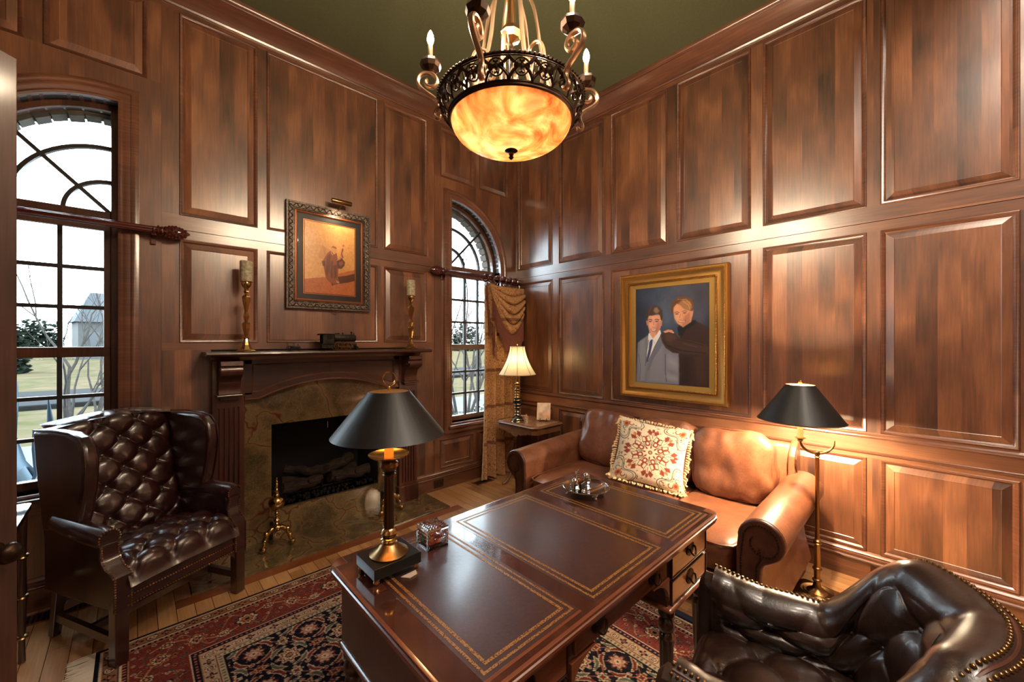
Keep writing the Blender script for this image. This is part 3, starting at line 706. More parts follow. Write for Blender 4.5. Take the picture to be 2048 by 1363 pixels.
# candlesticks and candles
def candlestick(u, label, clabel):
    t = thing('candlestick', label, 'candlestick', (u, -.15, 1.5205), .4, 'pair of brass candlesticks on the mantel')
    m = MB(); m.lathe([(.0, 0), (.062, 0), (.064, .006), (.052, .012), (.040, .022), (.026, .05), (.020, .075), (.014, .095), (.020, .102), (.012, .110)], 8); m.build('foot', M['brass'], t)
    m = MB(); m.lathe([(.012, .108), (.014, .12), (.026, .175), (.030, .205), (.024, .215), (.012, .225), (.016, .24), (.022, .262), (.016, .285), (.012, .295)], 6); m.build('lower_baluster', M['brass'], t)
    m = MB(); m.lathe([(.012, .293), (.014, .31), (.028, .375), (.031, .405), (.024, .416), (.012, .424), (.013, .436), (.020, .445), (.013, .455)], 6); m.build('upper_baluster', M['brass'], t)
    m = MB(); m.lathe([(.013, .453), (.014, .47), (.030, .490), (.034, .505), (.032, .515), (.040, .520), (.040, .524), (.0, .524)], 16); m.build('cup', M['brass'], t, smooth=True, angle=40)
    c = MB(); c.lathe([(.0, 0), (.040, 0), (.041, .004), (.041, .145), (.038, .150), (.030, .147), (.0, .145)], 24); o = c.build('pillar_candle', M['candle'], smooth=True); o.location = (u, -.15, 1.5205+.5245)
    tag(o, clabel, 'candle', 'mottled pillar candles on the brass sticks')
candlestick(-2.955, 'tall faceted brass candlestick at the left end of the mantel', 'mottled grey-cream pillar candle on the left candlestick')
candlestick(-1.588, 'tall faceted brass candlestick at the right end of the mantel', 'mottled grey-cream pillar candle on the right candlestick')

# toy locomotive
M['loco'] = (lambda t: t.set(col=t.ramp(t.noise(t.coord(), 40, 4), [(.35, srgb(24, 20, 17)), (.7, srgb(58, 48, 38))]), rough=.55, metal=.5))(NT('blackened_model_metal')).m
t = thing('model_locomotive', 'dark metal model steam locomotive in the middle of the mantel', 'model train', (-2.30, -.16, 1.5205))
m = MB(); m.lathe([(.0, -.03), (.030, -.03), (.032, -.025), (.032, .150), (.028, .156), (.0, .158)], 18, (0.0, 0, .105), 'X'); m.build('boiler', M['loco'], t, smooth=True)
m = MB(); m.box(-.125, -.03, -.040, -.036, .06, .135); m.box(-.125, -.03, .036, .040, .06, .135); m.box(-.034, -.03, -.04, .04, .06, .135); m.box(-.14, -.025, -.048, .048, .135, .141); m.box(-.148, -.14, -.044, .044, .128, .136); m.box(-.125, -.03, -.04, .04, .055, .062); m.box(-.13, -.02, -.03, .03, .02, .06); m.build('cab', M['loco'], t)
m = MB(); m.box(-.092, -.055, -.0415, -.0402, .095, .128); m.build('cab_window', M['soot'], t)
m = MB(); m.box(-.12, .16, -.026, .026, .040, .060); m.build('chassis', M['loco'], t)
for x, r, h in ((.015, .010, .012), (.05, .008, .015), (.125, .009, .024), (.145, .007, .012), (-.005, .012, .010)):
    m = MB(); m.lathe([(r*.7, .132), (r*.7, .136+h*.5), (r, .136+h*.8), (r*.9, .136+h), (0, .137+h)], 10, (x, 0, 0)); m.build('stack' if h > .02 else 'dome', M['loco'], t)
def spoked(par, x, y, z, r, n=9, nm='wheel', mat=None):
    m = MB(); m.tube([(x+r*math.cos(a), y, z+r*math.sin(a)) for a in [k*2*PI/20 for k in range(20)]], r*.10, 6, closed=True, cap=False)
    for k in range(n): a = 2*PI*k/n; m.tube([(x, y, z), (x+r*math.cos(a), y, z+r*math.sin(a))], r*.05, 4)
    m.lathe([(0, -r*.15), (r*.18, -r*.15), (r*.18, r*.15), (0, r*.15)], 8, (x, y, z), 'Y'); m.build(nm, mat or M['abrass'], par)
for x in (0.0, .078):
    for s in (-1, 1): spoked(t, x, s*.036, .037, .034)
for s in (-1, 1):
    m = MB(); m.box(-.005, .095, s*.043-.002, s*.043+.002, .030, .036); m.build('side_rod', M['abrass'], t)
    for x in (.125, .15): spoked(t, x, s*.030, .018, .016, 6, 'small_wheel', M['loco'])
m = MB(); m.add([(.155, -.035, .005), (.155, .035, .005), (.155, .03, .045), (.155, -.03, .045), (.205, 0, .004)], [(0, 1, 2, 3), (0, 1, 4), (1, 2, 4), (2, 3, 4), (3, 0, 4)]); m.build('pilot', M['loco'], t)
# toy tractor
t = thing('model_tractor', 'tiny black model traction engine on the mantel left of the locomotive', 'model tractor', (-2.635, -.16, 1.5205))
m = MB(); m.box(-.022, .040, -.010, .010, .018, .034); m.lathe([(0, -.02), (.011, -.02), (.011, .034), (0, .036)], 10, (.010, 0, .030), 'X'); m.build('body', M['iron'], t)
for x, r in ((-.028, .019), (.036, .013)):
    for s in (-1, 1): spoked(t, x, s*.020, r+.0015, r, 6, 'wheel', M['iron'])
m = MB(); m.tube([(.030, 0, .04), (.030, 0, .056)], .003, 6)
for x in (-.045, 0):
    for s in (-1, 1): m.tube([(x, s*.014, .02), (x, s*.014, .062)], .0012, 4)
m.box(-.05, .006, -.017, .017, .0615, .064); m.build('canopy', M['iron'], t)

# ================================================================ PAINTED PICTURES (flat print on a fine mesh)
class Paint:
    def __init__(s, w, h, bgc): s.w, s.h = w, h; s.c = np.zeros((h, w, 3)); s.c[:] = bgc; s.X, s.Y = np.meshgrid((np.arange(w)+.5)/w, (np.arange(h)+.5)/h); s.asp = h/w
    def _bl(s, m, col, a=1.0, sl=None):
        m = (m*a)[..., None]; c = np.array(col, float); s.c[sl] = s.c[sl]*(1-m)+c*m
    def _bb(s, xs, ys, pad):
        x0 = max(int((min(xs)-pad)*s.w), 0); x1 = min(int((max(xs)+pad)*s.w)+2, s.w); y0 = max(int((min(ys)-pad)*s.h), 0); y1 = min(int((max(ys)+pad)*s.h)+2, s.h)
        return (slice(y0, y1), slice(x0, x1))
    def poly(s, pts, col, soft=.006, a=1.0, rough=0):
        sl = s._bb([p[0] for p in pts], [p[1] for p in pts], soft*2); X, Y = s.X[sl], s.Y[sl]*s.asp
        if X.size == 0: return
        ins = np.zeros(X.shape, bool); D = np.full(X.shape, 9.0); n = len(pts)
        for i in range(n):
            x1, y1 = pts[i][0], pts[i][1]*s.asp; x2, y2 = pts[(i+1) % n][0], pts[(i+1) % n][1]*s.asp
            cnd = ((y1 > Y) != (y2 > Y)); xx = x1+(Y-y1)*(x2-x1)/((y2-y1) if abs(y2-y1) > 1e-9 else 1e-9); ins ^= cnd & (X < xx)
            dx, dy = x2-x1, y2-y1; L = dx*dx+dy*dy+1e-12; t = np.clip(((X-x1)*dx+(Y-y1)*dy)/L, 0, 1); D = np.minimum(D, np.hypot(X-x1-t*dx, Y-y1-t*dy))
        sd = np.where(ins, D, -D); s._bl(np.clip(.5+sd/(2*soft), 0, 1), col, a, sl)
    def ell(s, cx, cy, rx, ry, col, rot=0, soft=.2, a=1.0):
        R = max(rx, ry)*(1+soft); sl = s._bb([cx-R, cx+R], [cy-R/s.asp, cy+R/s.asp], .002); X, Y = s.X[sl]-cx, (s.Y[sl]-cy)*s.asp
        c, q = math.cos(rot), math.sin(rot); d = np.hypot((X*c+Y*q)/rx, (-X*q+Y*c)/ry); s._bl(np.clip((1+soft-d)/(2*soft+1e-6), 0, 1), col, a, sl)
    def line(s, pts, w, col, a=1.0, soft=None):
        soft = soft or w*.4; sl = s._bb([p[0] for p in pts], [p[1] for p in pts], w+soft); X, Y = s.X[sl], s.Y[sl]*s.asp
        if X.size == 0: return
        D = np.full(X.shape, 9.0)
        for (x1, y1), (x2, y2) in zip(pts, pts[1:]):
            y1 *= s.asp; y2 *= s.asp; dx, dy = x2-x1, y2-y1; t = np.clip(((X-x1)*dx+(Y-y1)*dy)/(dx*dx+dy*dy+1e-12), 0, 1); D = np.minimum(D, np.hypot(X-x1-t*dx, Y-y1-t*dy))
        s._bl(np.clip((w/2+soft/2-D)/soft, 0, 1), col, a, sl)
    def noise(s, k, amp, seed=1):
        r = np.random.RandomState(seed); g = r.rand(k+2, k+2); yy = s.Y*k; xx = s.X*k; i, j = yy.astype(int), xx.astype(int); fy, fx = yy-i, xx-j; fy = fy*fy*(3-2*fy); fx = fx*fx*(3-2*fx)
        v = g[i, j]*(1-fy)*(1-fx)+g[i+1, j]*fy*(1-fx)+g[i, j+1]*(1-fy)*fx+g[i+1, j+1]*fy*fx; s.c += ((v-.5)*amp)[..., None]
def painted(name, P, fn, mat, par=None, colors=None):
    """grid of P.h+1 x P.w+1 vertices at fn(x,y), coloured from the painting"""
    h, w = P.h, P.w; c = np.clip(P.c, 0, 255)/255; c = np.where(c <= .04045, c/12.92, ((c+.055)/1.055)**2.4)
    xs = np.linspace(0, 1, w); ys = np.linspace(0, 1, h); X, Y = np.meshgrid(xs, ys); V = np.stack(fn(X, Y), -1).reshape(-1, 3)
    idx = np.arange(h*w).reshape(h, w); F = np.stack([idx[:-1, :-1], idx[1:, :-1], idx[1:, 1:], idx[:-1, 1:]], -1).reshape(-1, 4)
    me = bpy.data.meshes.new(name); me.vertices.add(len(V)); me.vertices.foreach_set('co', V.astype(np.float32).ravel())
    me.loops.add(F.size); me.loops.foreach_set('vertex_index', F.astype(np.int32).ravel()); me.polygons.add(len(F)); me.polygons.foreach_set('loop_start', np.arange(0, F.size, 4, dtype=np.int32))
    me.update(calc_edges=True); me.validate()
    ca = me.color_attributes.new('Col', 'FLOAT_COLOR', 'POINT'); ca.data.foreach_set('color', np.concatenate([c.reshape(-1, 3), np.ones((h*w, 1))], 1).astype(np.float32).ravel())
    me.materials.append(mat); me.shade_smooth(); o = bpy.data.objects.new(name, me); C.objects.link(o)
    if par: o.parent = par
    return o
M['paint'] = attr('oil_painted_canvas', .5, 300, .15); M['marq'] = attr('inlaid_wood_picture', .35, 0, .4)

# --- picture over the mantel
pic = thing('framed_marquetry_picture', 'golden picture of a dancing robed man with a sack, black mat and carved dark frame', 'picture', (-2.302, -.004, 2.32))
WP = lambda u, z, d: (u, -d, z)
rect = lambda a, b: [(-a, -b), (a, -b), (a, b), (-a, b)]
M['frame'] = (lambda t: t.set(col=t.ramp(t.noise(t.coord(), 70, 3), [(.35, srgb(34, 28, 24)), (.62, srgb(104, 90, 78))]), rough=.4, metal=.5))(NT('pewter_carved_frame')).m
m = MB(); m.sweep(WP, rect(.288, .38), [(0, .0), (0, .018), (-.004, .024), (-.014, .022), (-.016, .028), (-.046, .034), (-.052, .028), (-.066, .030), (-.068, 0)][::-1]); m.build('frame', M['frame'], pic, smooth=True, angle=45)
# carved scroll running round the frame
cv = MB(); pr = [(-.320, -.412), (.320, -.412), (.320, .412), (-.320, .412)]
for i in range(4):
    a, b = Vector(pr[i]), Vector(pr[(i+1) % 4]); L = (b-a).length; n = int(L/.026); d = (b-a)/n; q = Vector((-d.y, d.x)).normalized()
    for k in range(n):
        c = a+d*(k+.5); cv.tube([WP(*(c+d*.45*math.cos(t)+q*(.011*math.sin(t)*(1 if k % 2 else -1))), .034) for t in [PI*j/5 for j in range(6)]], .0035, 4)
tag(cv.build('carved_scrollwork', M['frame'], pic), kind='stuff')
MB().sweep(WP, rect(.270, .362), [(0, .012), (0, .018), (-.008, .022), (-.018, .020), (-.019, .0)][::-1]).build('copper_liner', plain('copper_liner_metal', srgb(140, 84, 56), .35, .6), pic)
MB().wbox(WP, -.272, .272, -.364, .364, .004, .010).build('mat', plain('black_mat_board', srgb(17, 15, 17), .5), pic)
MB().sweep(WP, rect(.216, .310), [(0, .010), (0, .0125), (-.006, .0125), (-.006, .010)][::-1]).build('mat_fillet', plain('thin_copper_fillet', srgb(168, 104, 60), .35, .6), pic)
Pm = Paint(240, 344, (214, 158, 92)); Pm.noise(3, 40, 2); Pm.noise(60, 10, 3)
Pm.c += (np.sin(Pm.X*420+np.sin(Pm.Y*9)*3)*3)[..., None]
def qm(x, y):
    u = (x-190)/413; top = 232+76*u; bot = 812+31*u; v = (y-top)/(bot-top); return (u/535/((u/535)+(1-u)/580) if 0 < u < 1 else u, v)
def pm(pts, col, soft=.004, a=1.0): Pm.poly([qm(*p) for p in pts], col, soft, a)
pm([(185, 705), (340, 690), (450, 665), (610, 632), (610, 850), (185, 850)], (184, 104, 52)); Pm.noise(40, 16, 5)
pm([(430, 690), (520, 680), (605, 664), (605, 722), (540, 735), (450, 745), (395, 755)], (88, 40, 26))
pm([(318, 432), (352, 455), (385, 470), (345, 550), (290, 535), (302, 480)], (196, 136, 78)); pm([(318, 432), (352, 455), (345, 550)], (176, 116, 66), .004, .6)
pm([(325, 560), (360, 500), (395, 470), (440, 500), (455, 590), (450, 690), (462, 735), (400, 750), (350, 700), (335, 620)], (140, 74, 38))
pm([(360, 520), (390, 500), (385, 600), (360, 690), (345, 640)], (112, 54, 30)); pm([(410, 600), (440, 590), (440, 690), (425, 700)], (104, 50, 28)); pm([(395, 560), (405, 560), (400, 700), (390, 690)], (90, 42, 26))
pm([(318, 560), (345, 560), (345, 605), (325, 600)], (96, 46, 30))
pm([(440, 560), (480, 535), (512, 570), (508, 600), (480, 625), (445, 620)], (92, 44, 30)); pm([(455, 575), (485, 560), (500, 585), (470, 605)], (140, 80, 48))
pm([(388, 468), (405, 440), (430, 445), (440, 470), (432, 500), (405, 515), (392, 500)], (206, 148, 90)); pm([(392, 452), (410, 438), (438, 452), (436, 466), (412, 456)], (150, 90, 50)); pm([(395, 480), (420, 520), (400, 500)], (90, 46, 30))
pm([(438, 560), (470, 520), (480, 470), (494, 455), (498, 500), (470, 550)], (196, 132, 74)); pm([(484, 440), (500, 426), (510, 440), (498, 452)], (178, 110, 62)); pm([(490, 455), (500, 470), (485, 500), (498, 530), (488, 545), (478, 505)], (124, 66, 38))
pm([(395, 735), (412, 750), (400, 762)], (70, 34, 24)); pm([(430, 715), (462, 728), (460, 742), (440, 738)], (198, 138, 84))
for i in range(9): pm([(355+i*10, 540+i*9), (358+i*10, 540+i*9), (366+i*7, 640+i*9), (362+i*7, 640+i*9)], (80, 38, 24), .003, .6)
painted('picture', Pm, lambda X, Y: (-.212+.424*X, 0*X-.0135, .306-.612*Y), M['marq'], pic)
MB().wbox(WP, -.268, .268, -.36, .36, .0160, .0172).build('glass', M['picglass'], pic)
# brass picture light clipped to the top of the frame, and the tassel-like hanger below
pl = thing('picture_light', 'brass tubular picture light clipped over the mantel picture', 'picture light', (-2.24, -.11, 2.815))
m = MB(); m.lathe([(0, -.085), (.018, -.085), (.020, -.080), (.020, .080), (.018, .085), (0, .085)], 16, (0, 0, 0), 'X'); m.build('tube', M['abrass'], pl, smooth=True)
m = MB(); m.tube([(0, .0, -.016), (0, .02, -.035), (0, .07, -.045), (0, .085, -.06)], .005, 6); m.build('arm', M['abrass'], pl)
m = MB(); m.tube([(.026*math.cos(a), .0, .016*math.sin(a)) for a in [PI+PI*k/8 for k in range(9)]], .004, 6); o = m.build('cord_hook', M['abrass']); o.location = (-2.26, -.03, 1.872); tag(o, 'small brass ring under the bottom edge of the mantel picture', 'hook')

light('picture_lamp', 'SPOT', (-2.24, -.135, 2.79), 10, (1, .78, .5), .02, spot=140, rot=(math.radians(12), 0, 0), blend=1.0)
# --- portrait of two men in suits
por = thing('framed_portrait', 'large oil portrait of two young men in suits in a wide gilt frame', 'picture', (-.004, -2.0285, 1.650))
WQ = lambda u, z, d: (-d, u, z)
fr = [(0, .0), (0, .022), (.010, .026), (.018, .022), (.022, .030), (.040, .030), (.060, .034), (.075, .048), (.086, .052), (.090, .044), (.100, .046), (.108, .036), (.108, 0)]
MB().sweep(WQ, rect(.392, .486), [(-o, d) for o, d in fr]).build('frame', M['agold'], por, smooth=True, angle=40)
MB().sweep(WQ, rect(.341, .448), [(0, .010), (0, .016), (-.004, .019), (-.050, .024), (-.052, .0)][::-1]).build('liner', plain('gold_liner_panel', srgb(176, 140, 72), .5, .3), por)
bd = MB()
for hw, hh, d, s in ((.402, .496, .030, .009), (.474, .568, .050, .007)):
    pr = rect(hw, hh)
    for i in range(4):
        a, b = Vector(pr[i]), Vector(pr[(i+1) % 4]); n = int((b-a).length/.013)
        for k in range(n): c = a+(b-a)*((k+.5)/n); bd.sphere(WQ(c.x, c.y, d), s, 5, 4)
tag(bd.build('beading', plain('bright_gilt', srgb(232, 190, 112), .3, 1), por, smooth=True), kind='stuff')
Pp = Paint(260, 340, (48, 56, 76)); Pp.noise(4, 34, 11); Pp.noise(9, 20, 12); Pp.noise(50, 8, 13)
Pp.ell(.45, .42, .35, .5, (84, 104, 128), 0, .9, .5); Pp.ell(.06, .45, .22, .4, (24, 32, 50), 0, .8, .7); Pp.ell(.95, .1, .3, .25, (44, 36, 50), 0, .9, .6)
def qp(x, y):
    u = (x-215)/605; top = 328-63*u; bot = 1095+40*u; return ((u/870)/((u/870)+(1-u)/767), (y-top)/(bot-top))
def pp(pts, col, soft=.008, a=1.0): Pp.poly([qp(*p) for p in pts], col, soft, a)
def pe(x, y, rx, ry, col, rot=0, soft=.25, a=1.0): u, v = qp(x, y); Pp.ell(u, v, rx/605, ry/605, col, rot, soft, a)
def pln(pts, w, col, a=1.0): Pp.line([qp(*p) for p in pts], w/605, col, a)
# right-hand man: dark brown jacket, arms folded on the other's shoulder
pp([(600, 850), (620, 660), (600, 610), (700, 570), (780, 610), (820, 660), (820, 1136), (610, 1116), (605, 980)], (50, 34, 30), .012)
pp([(640, 880), (700, 880), (680, 1110), (620, 1110)], (38, 26, 24), .03, .7); pp([(720, 880), (790, 870), (800, 1100), (740, 1110)], (62, 42, 36), .03, .7)
pp([(595, 640), (640, 600), (730, 575), (738, 600), (660, 660), (625, 715), (605, 700)], (20, 20, 28), .008)
pp([(560, 440), (590, 420), (700, 440), (712, 500), (700, 590), (640, 636), (600, 610), (572, 560), (562, 500)], (196, 140, 108), .008)
pp([(700, 500), (716, 495), (710, 540), (698, 560)], (186, 128, 100), .005)
pe(600, 545, 24, 42, (214, 160, 126), 0, .6, .8); pe(585, 480, 20, 22, (206, 152, 118), 0, .6, .7); pp([(655, 540), (695, 500), (690, 590), (640, 632), (630, 600)], (164, 108, 84), .012, .8)
pp([(548, 530), (543, 470), (556, 420), (595, 385), (640, 378), (695, 395), (718, 440), (712, 500), (698, 500), (668, 488), (640, 470), (615, 445), (590, 440), (566, 470), (560, 520)], (92, 62, 40), .007)
pp([(600, 440), (640, 405), (690, 420), (706, 470), (690, 498), (650, 490), (625, 460)], (150, 108, 70), .01, .9); pln([(600, 405), (660, 400), (700, 450)], 7, (180, 136, 92), .6); pln([(580, 430), (620, 400), (660, 395)], 5, (60, 40, 28), .8); pln([(640, 420), (680, 450), (690, 490)], 5, (196, 152, 104), .6)
for x, y in ((592, 525), (652, 516)):
    pln([(x-18, y-12), (x, y-17), (x+18, y-12)], 5, (96, 62, 42), .9); pe(x, y, 12, 5, (70, 46, 38), 0, .3); pe(x+1, y, 4, 3, (190, 180, 170), 0, .3, .6)
pln([(620, 525), (612, 560), (606, 572), (626, 575)], 4, (150, 92, 70), .8); pe(612, 567, 8, 5, (220, 166, 134), 0, .5, .7)
pln([(605, 592), (630, 594), (658, 580)], 7, (150, 78, 66)); pln([(610, 590), (630, 592), (650, 584)], 3.5, (232, 216, 204)); pln([(612, 606), (632, 607), (650, 596)], 3, (226, 160, 132), .6)
# left-hand man: grey suit, white shirt, blue tie
pp([(232, 770), (262, 748), (345, 700), (355, 660), (452, 660), (480, 770), (500, 800), (606, 852), (606, 1116), (215, 1095), (225, 900)], (112, 116, 128), .010)
pp([(262, 760), (300, 740), (330, 900), (300, 1080), (255, 1085), (245, 900)], (132, 136, 148), .02, .7); pp([(400, 800), (480, 800), (495, 1100), (330, 1090), (370, 930)], (128, 130, 144), .03, .7)
pp([(500, 860), (540, 850), (600, 900), (602, 1100), (500, 1080)], (138, 140, 152), .03, .6); pln([(497, 860), (497, 1000), (505, 1090)], 6, (66, 70, 84), .9); pe(555, 930, 40, 18, (150, 152, 164), .5, .9, .5); pe(560, 1010, 44, 16, (96, 98, 112), .3, .9, .5); pe(545, 1060, 40, 14, (150, 152, 164), .2, .9, .5); pln([(240, 860), (262, 960), (255, 1080)], 5, (78, 80, 92), .7)
pp([(345, 690), (450, 660), (458, 700), (400, 800), (335, 925), (318, 945), (330, 820)], (226, 224, 226), .006)
pp([(352, 745), (382, 740), (380, 780), (360, 860), (338, 920), (318, 945), (322, 900), (345, 820)], (58, 66, 98), .005); pln([(360, 770), (340, 850), (330, 910)], 5, (96, 106, 142), .6)
pp([(345, 690), (366, 738), (348, 770), (340, 720)], (240, 238, 238), .004); pp([(452, 662), (460, 700), (402, 776), (384, 742)], (242, 240, 240), .004); pln([(384, 742), (402, 776)], 3, (150, 150, 160))
pp([(462, 690), (485, 760), (440, 830), (390, 900), (345, 1000), (330, 1000), (400, 800)], (100, 104, 118), .008, .9); pln([(345, 745), (320, 860), (312, 960)], 5, (70, 74, 86), .9); pln([(460, 700), (402, 800), (340, 925)], 4, (66, 70, 82), .9)
pp([(335, 570), (345, 540), (450, 530), (462, 580), (455, 640), (425, 690), (385, 732), (355, 690), (338, 630)], (206, 146, 118), .008)
pp([(320, 585), (334, 580), (336, 625), (326, 622)], (196, 128, 104), .004); pp([(460, 578), (471, 575), (466, 625), (455, 630)], (188, 122, 98), .004)
pe(372, 620, 20, 26, (226, 168, 138), 0, .6, .8); pe(395, 562, 36, 18, (220, 164, 132), 0, .6, .7); pp([(425, 600), (455, 590), (450, 650), (415, 700), (405, 670)], (172, 112, 90), .014, .7)
pp([(328, 585), (316, 535), (325, 500), (352, 470), (400, 456), (445, 465), (470, 500), (474, 545), (468, 582), (458, 575), (450, 540), (425, 518), (400, 535), (375, 540), (345, 540), (336, 560)], (62, 42, 30), .006)
pp([(400, 475), (425, 470), (445, 500), (430, 520), (405, 520), (390, 500)], (150, 116, 76), .012, .8); pln([(370, 470), (350, 500), (345, 530)], 6, (98, 70, 46), .8)
for x, y in ((360, 590), (422, 588)):
    pln([(x-18, y-14), (x, y-18), (x+18, y-12)], 6, (60, 38, 28), .95); pe(x, y, 13, 5, (66, 42, 34), 0, .3); pe(x+1, y, 3, 2.5, (200, 190, 180), 0, .3, .5)
pln([(392, 592), (388, 625), (380, 636), (402, 638)], 4, (160, 96, 76), .8); pe(390, 628, 8, 6, (236, 178, 150), 0, .5, .7)
pp([(362, 652), (390, 658), (422, 648), (412, 668), (388, 674), (370, 668)], (150, 70, 62), .003); pp([(368, 655), (390, 660), (416, 652), (406, 664), (388, 668), (374, 664)], (242, 234, 226), .002)
pln([(350, 640), (354, 665), (365, 685)], 3, (168, 104, 82), .7); pln([(432, 635), (432, 660), (420, 682)], 3, (150, 92, 74), .7)
# folded sleeve and hand over the shoulder
pp([(452, 700), (480, 680), (540, 665), (590, 700), (620, 735), (700, 745), (800, 780), (818, 800), (815, 860), (700, 862), (560, 850), (500, 810), (470, 760)], (62, 44, 38), .008)
pp([(500, 690), (560, 690), (585, 725), (540, 760), (500, 740)], (86, 62, 52), .02, .7); pln([(520, 790), (620, 830), (800, 850)], 8, (34, 24, 24), .8); pln([(600, 740), (700, 760), (790, 790)], 7, (40, 28, 26), .7); pln([(470, 740), (520, 800), (600, 850)], 6, (30, 22, 24), .7); pln([(640, 770), (740, 800)], 8, (88, 64, 54), .6)
pp([(480, 672), (520, 656), (552, 660), (570, 680), (566, 688), (530, 676), (492, 684)], (212, 152, 122), .004); pln([(500, 668), (530, 664), (560, 674)], 3, (160, 98, 78), .7)
Pp.c = np.clip(Pp.c*1.16, 0, 255)
painted('canvas', Pp, lambda X, Y: (0*X-.0145, .338-.676*X, .446-.892*Y), M['paint'], por)
# ================================================================ UPHOLSTERY HELPERS
def tuft_h(u, v, pu, pv):
    a, b = (u/pu+v/pv)/2, (u/pu-v/pv)/2
    cr = min(abs(math.sin(PI*a)), abs(math.sin(PI*b)))
    ra, rb = a-round(a), b-round(b); r = math.hypot(ra, rb)
    return .42*cr**.5+.58*(1-math.exp(-(r/.20)**2))
def tufted(P, nu, nv, U, V, pu, pv, depth, name, mat, par, sign=1, u0=0, v0=0, edge=.06, buttons=True, fade=None):
    """P(s,t): base surface; U,V its size in metres; lattice of buttons pu x pv"""
    e = 1e-3; m = MB()
    def nrm(s, t):
        a = Vector(P(min(s+e, 1), t))-Vector(P(max(s-e, 0), t)); b = Vector(P(s, min(t+e, 1)))-Vector(P(s, max(t-e, 0)))
        n = a.cross(b); return n.normalized()*sign if n.length > 1e-12 else Vector((0, 0, 1))
    def f(s, t):
        w = min(s, 1-s)*U; w2 = min(t, 1-t)*V; k = min(1, w/edge, w2/edge); k = k*k*(3-2*k)
        h = tuft_h((s-.5)*U-u0, (t-.5)*V-v0, pu, pv); h = h*k+(1-k)*.35
        if fade: h = h*fade(s, t)+(1-fade(s, t))*.8
        return tuple(Vector(P(s, t))+nrm(s, t)*depth*h)
    m.grid(f, nu, nv); o = m.build(name, mat, par, smooth=True, angle=0, fixn=False)
    if buttons:
        src = None
        for i in range(-12, 13):
            for j in range(-12, 13):
                if (i+j) % 2: continue
                s, t = .5+(i*pu+u0)/U, .5+(j*pv+v0)/V
                if min(s, 1-s)*U < edge*.9 or min(t, 1-t)*V < edge*.9: continue
                if fade and fade(s, t) < .6: continue
                n = nrm(s, t); p = Vector(P(s, t))+n*depth*.10
                if src is None:
                    b = MB(); b.sphere((0, 0, 0), .0095, 8, 6, (1, 1, .5)); src = b.build('button', mat, par, smooth=True); ob = src
                else: ob = place(src, par)
                ob.location = p; ob.rotation_euler = n.to_track_quat('Z', 'Y').to_euler()
    return o
def nails(path, step, r, name, mat, par, mb=None, build=True):
    m = mb or MB(); P = [Vector(p) for p in path]; acc = 0
    for a, b in zip(P, P[1:]):
        L = (b-a).length; d = step-acc if acc else 0
        while d <= L: m.sphere(tuple(a+(b-a)*(d/L if L else 0)), r, 6, 4); d += step
        acc = (L-(d-step)) % step
    if build: return tag(m.build(name, mat, par, smooth=True), kind='stuff')
def cushion(name, mat, par, c, s, n=4.5, seed=0, wr=.006, rot=None, res=14, puff=(1, 1, 1)):
    """soft box: superellipsoid of half sizes s with small wrinkles"""
    from mathutils import noise as NZ
    m = MB(); R = rot or Matrix.Identity(4); rings = []
    for ax in range(3):
        for sg in (-1, 1):
            def f(a, b, ax=ax, sg=sg):
                p = [0, 0, 0]; p[ax] = sg; p[(ax+1) % 3] = math.tan((2*a-1)*PI/4); p[(ax+2) % 3] = math.tan((2*b-1)*PI/4)
                k = (abs(p[0])**n+abs(p[1])**n+abs(p[2])**n)**(-1/n); q = Vector((p[0]*k*s[0], p[1]*k*s[1], p[2]*k*s[2]))
                w = NZ.noise(q*7+Vector((seed*3.1, 0, 0)))*wr+NZ.noise(Vector((q.x*16, q.y*16, q.z*9))+Vector((seed, 5, 1)))*wr*.55
                q = q*(1+w/max(s)*1.5); return tuple(Vector(c)+(R @ q))
            m.grid(f, res*2, res*2)
    o = m.build(name, mat, par, fixn=False)
    bm = bmesh.new(); bm.from_mesh(o.data); bmesh.ops.remove_doubles(bm, verts=bm.verts, dist=.0004); bmesh.ops.recalc_face_normals(bm, faces=bm.faces); bm.to_mesh(o.data); bm.free(); o.data.shade_smooth()
    return o
def superloop(sx, sz, n, k=40):
    out = []
    for i in range(k):
        a = 2*PI*i/k; c, s = math.cos(a), math.sin(a); r = (abs(c)**n+abs(s)**n)**(-1/n); out.append((sx*c*r, sz*s*r))
    return out

# ================================================================ WING CHAIR (left)
wc = thing('wing_chair', 'oxblood button-tufted leather wing chair with nailhead trim, in front of the left window', 'armchair', (-3.338, -.790, .005), math.radians(28.4)); wc.scale = (1.075, 1.05, 1.03)
def leg4(x, y, w, z0, z1, dx=0, dy=0, w0=None):
    w0 = w0 or w; m = MB(); a, b = w/2, w0/2
    m.loft([[(x+dx-b, y+dy-b, z0), (x+dx+b, y+dy-b, z0), (x+dx+b, y+dy+b, z0), (x+dx-b, y+dy+b, z0)], [(x-a, y-a, z1), (x+a, y-a, z1), (x+a, y+a, z1), (x-a, y+a, z1)]]); return m
for s in (-1, 1):
    m = leg4(s*.283, .025, .052, .002, .30); m.build('front_leg', M['darkwood'], wc, bevel=.003)
    m = MB(); m.wprism(lambda a, b, d: (s*.26-s*a, .02+d, b), [(0, .27), (.07, .27), (.045, .262), (.018, .24), (.0, .205)], -.010, .012); m.build('knee_bracket', M['darkwood'], wc)
    m = leg4(s*.268, .515, .045, .002, .32, 0, .055, .036); m.build('rear_leg', M['darkwood'], wc, bevel=.003)
    m = MB(); m.loft([[(s*.283+q, .04, z) for q, z in ((-.011, .085), (.011, .085), (.011, .125), (-.011, .125))], [(s*.268+q, .545, z) for q, z in ((-.011, .085), (.011, .085), (.011, .125), (-.011, .125))]]); m.build('side_stretcher', M['darkwood'], wc)
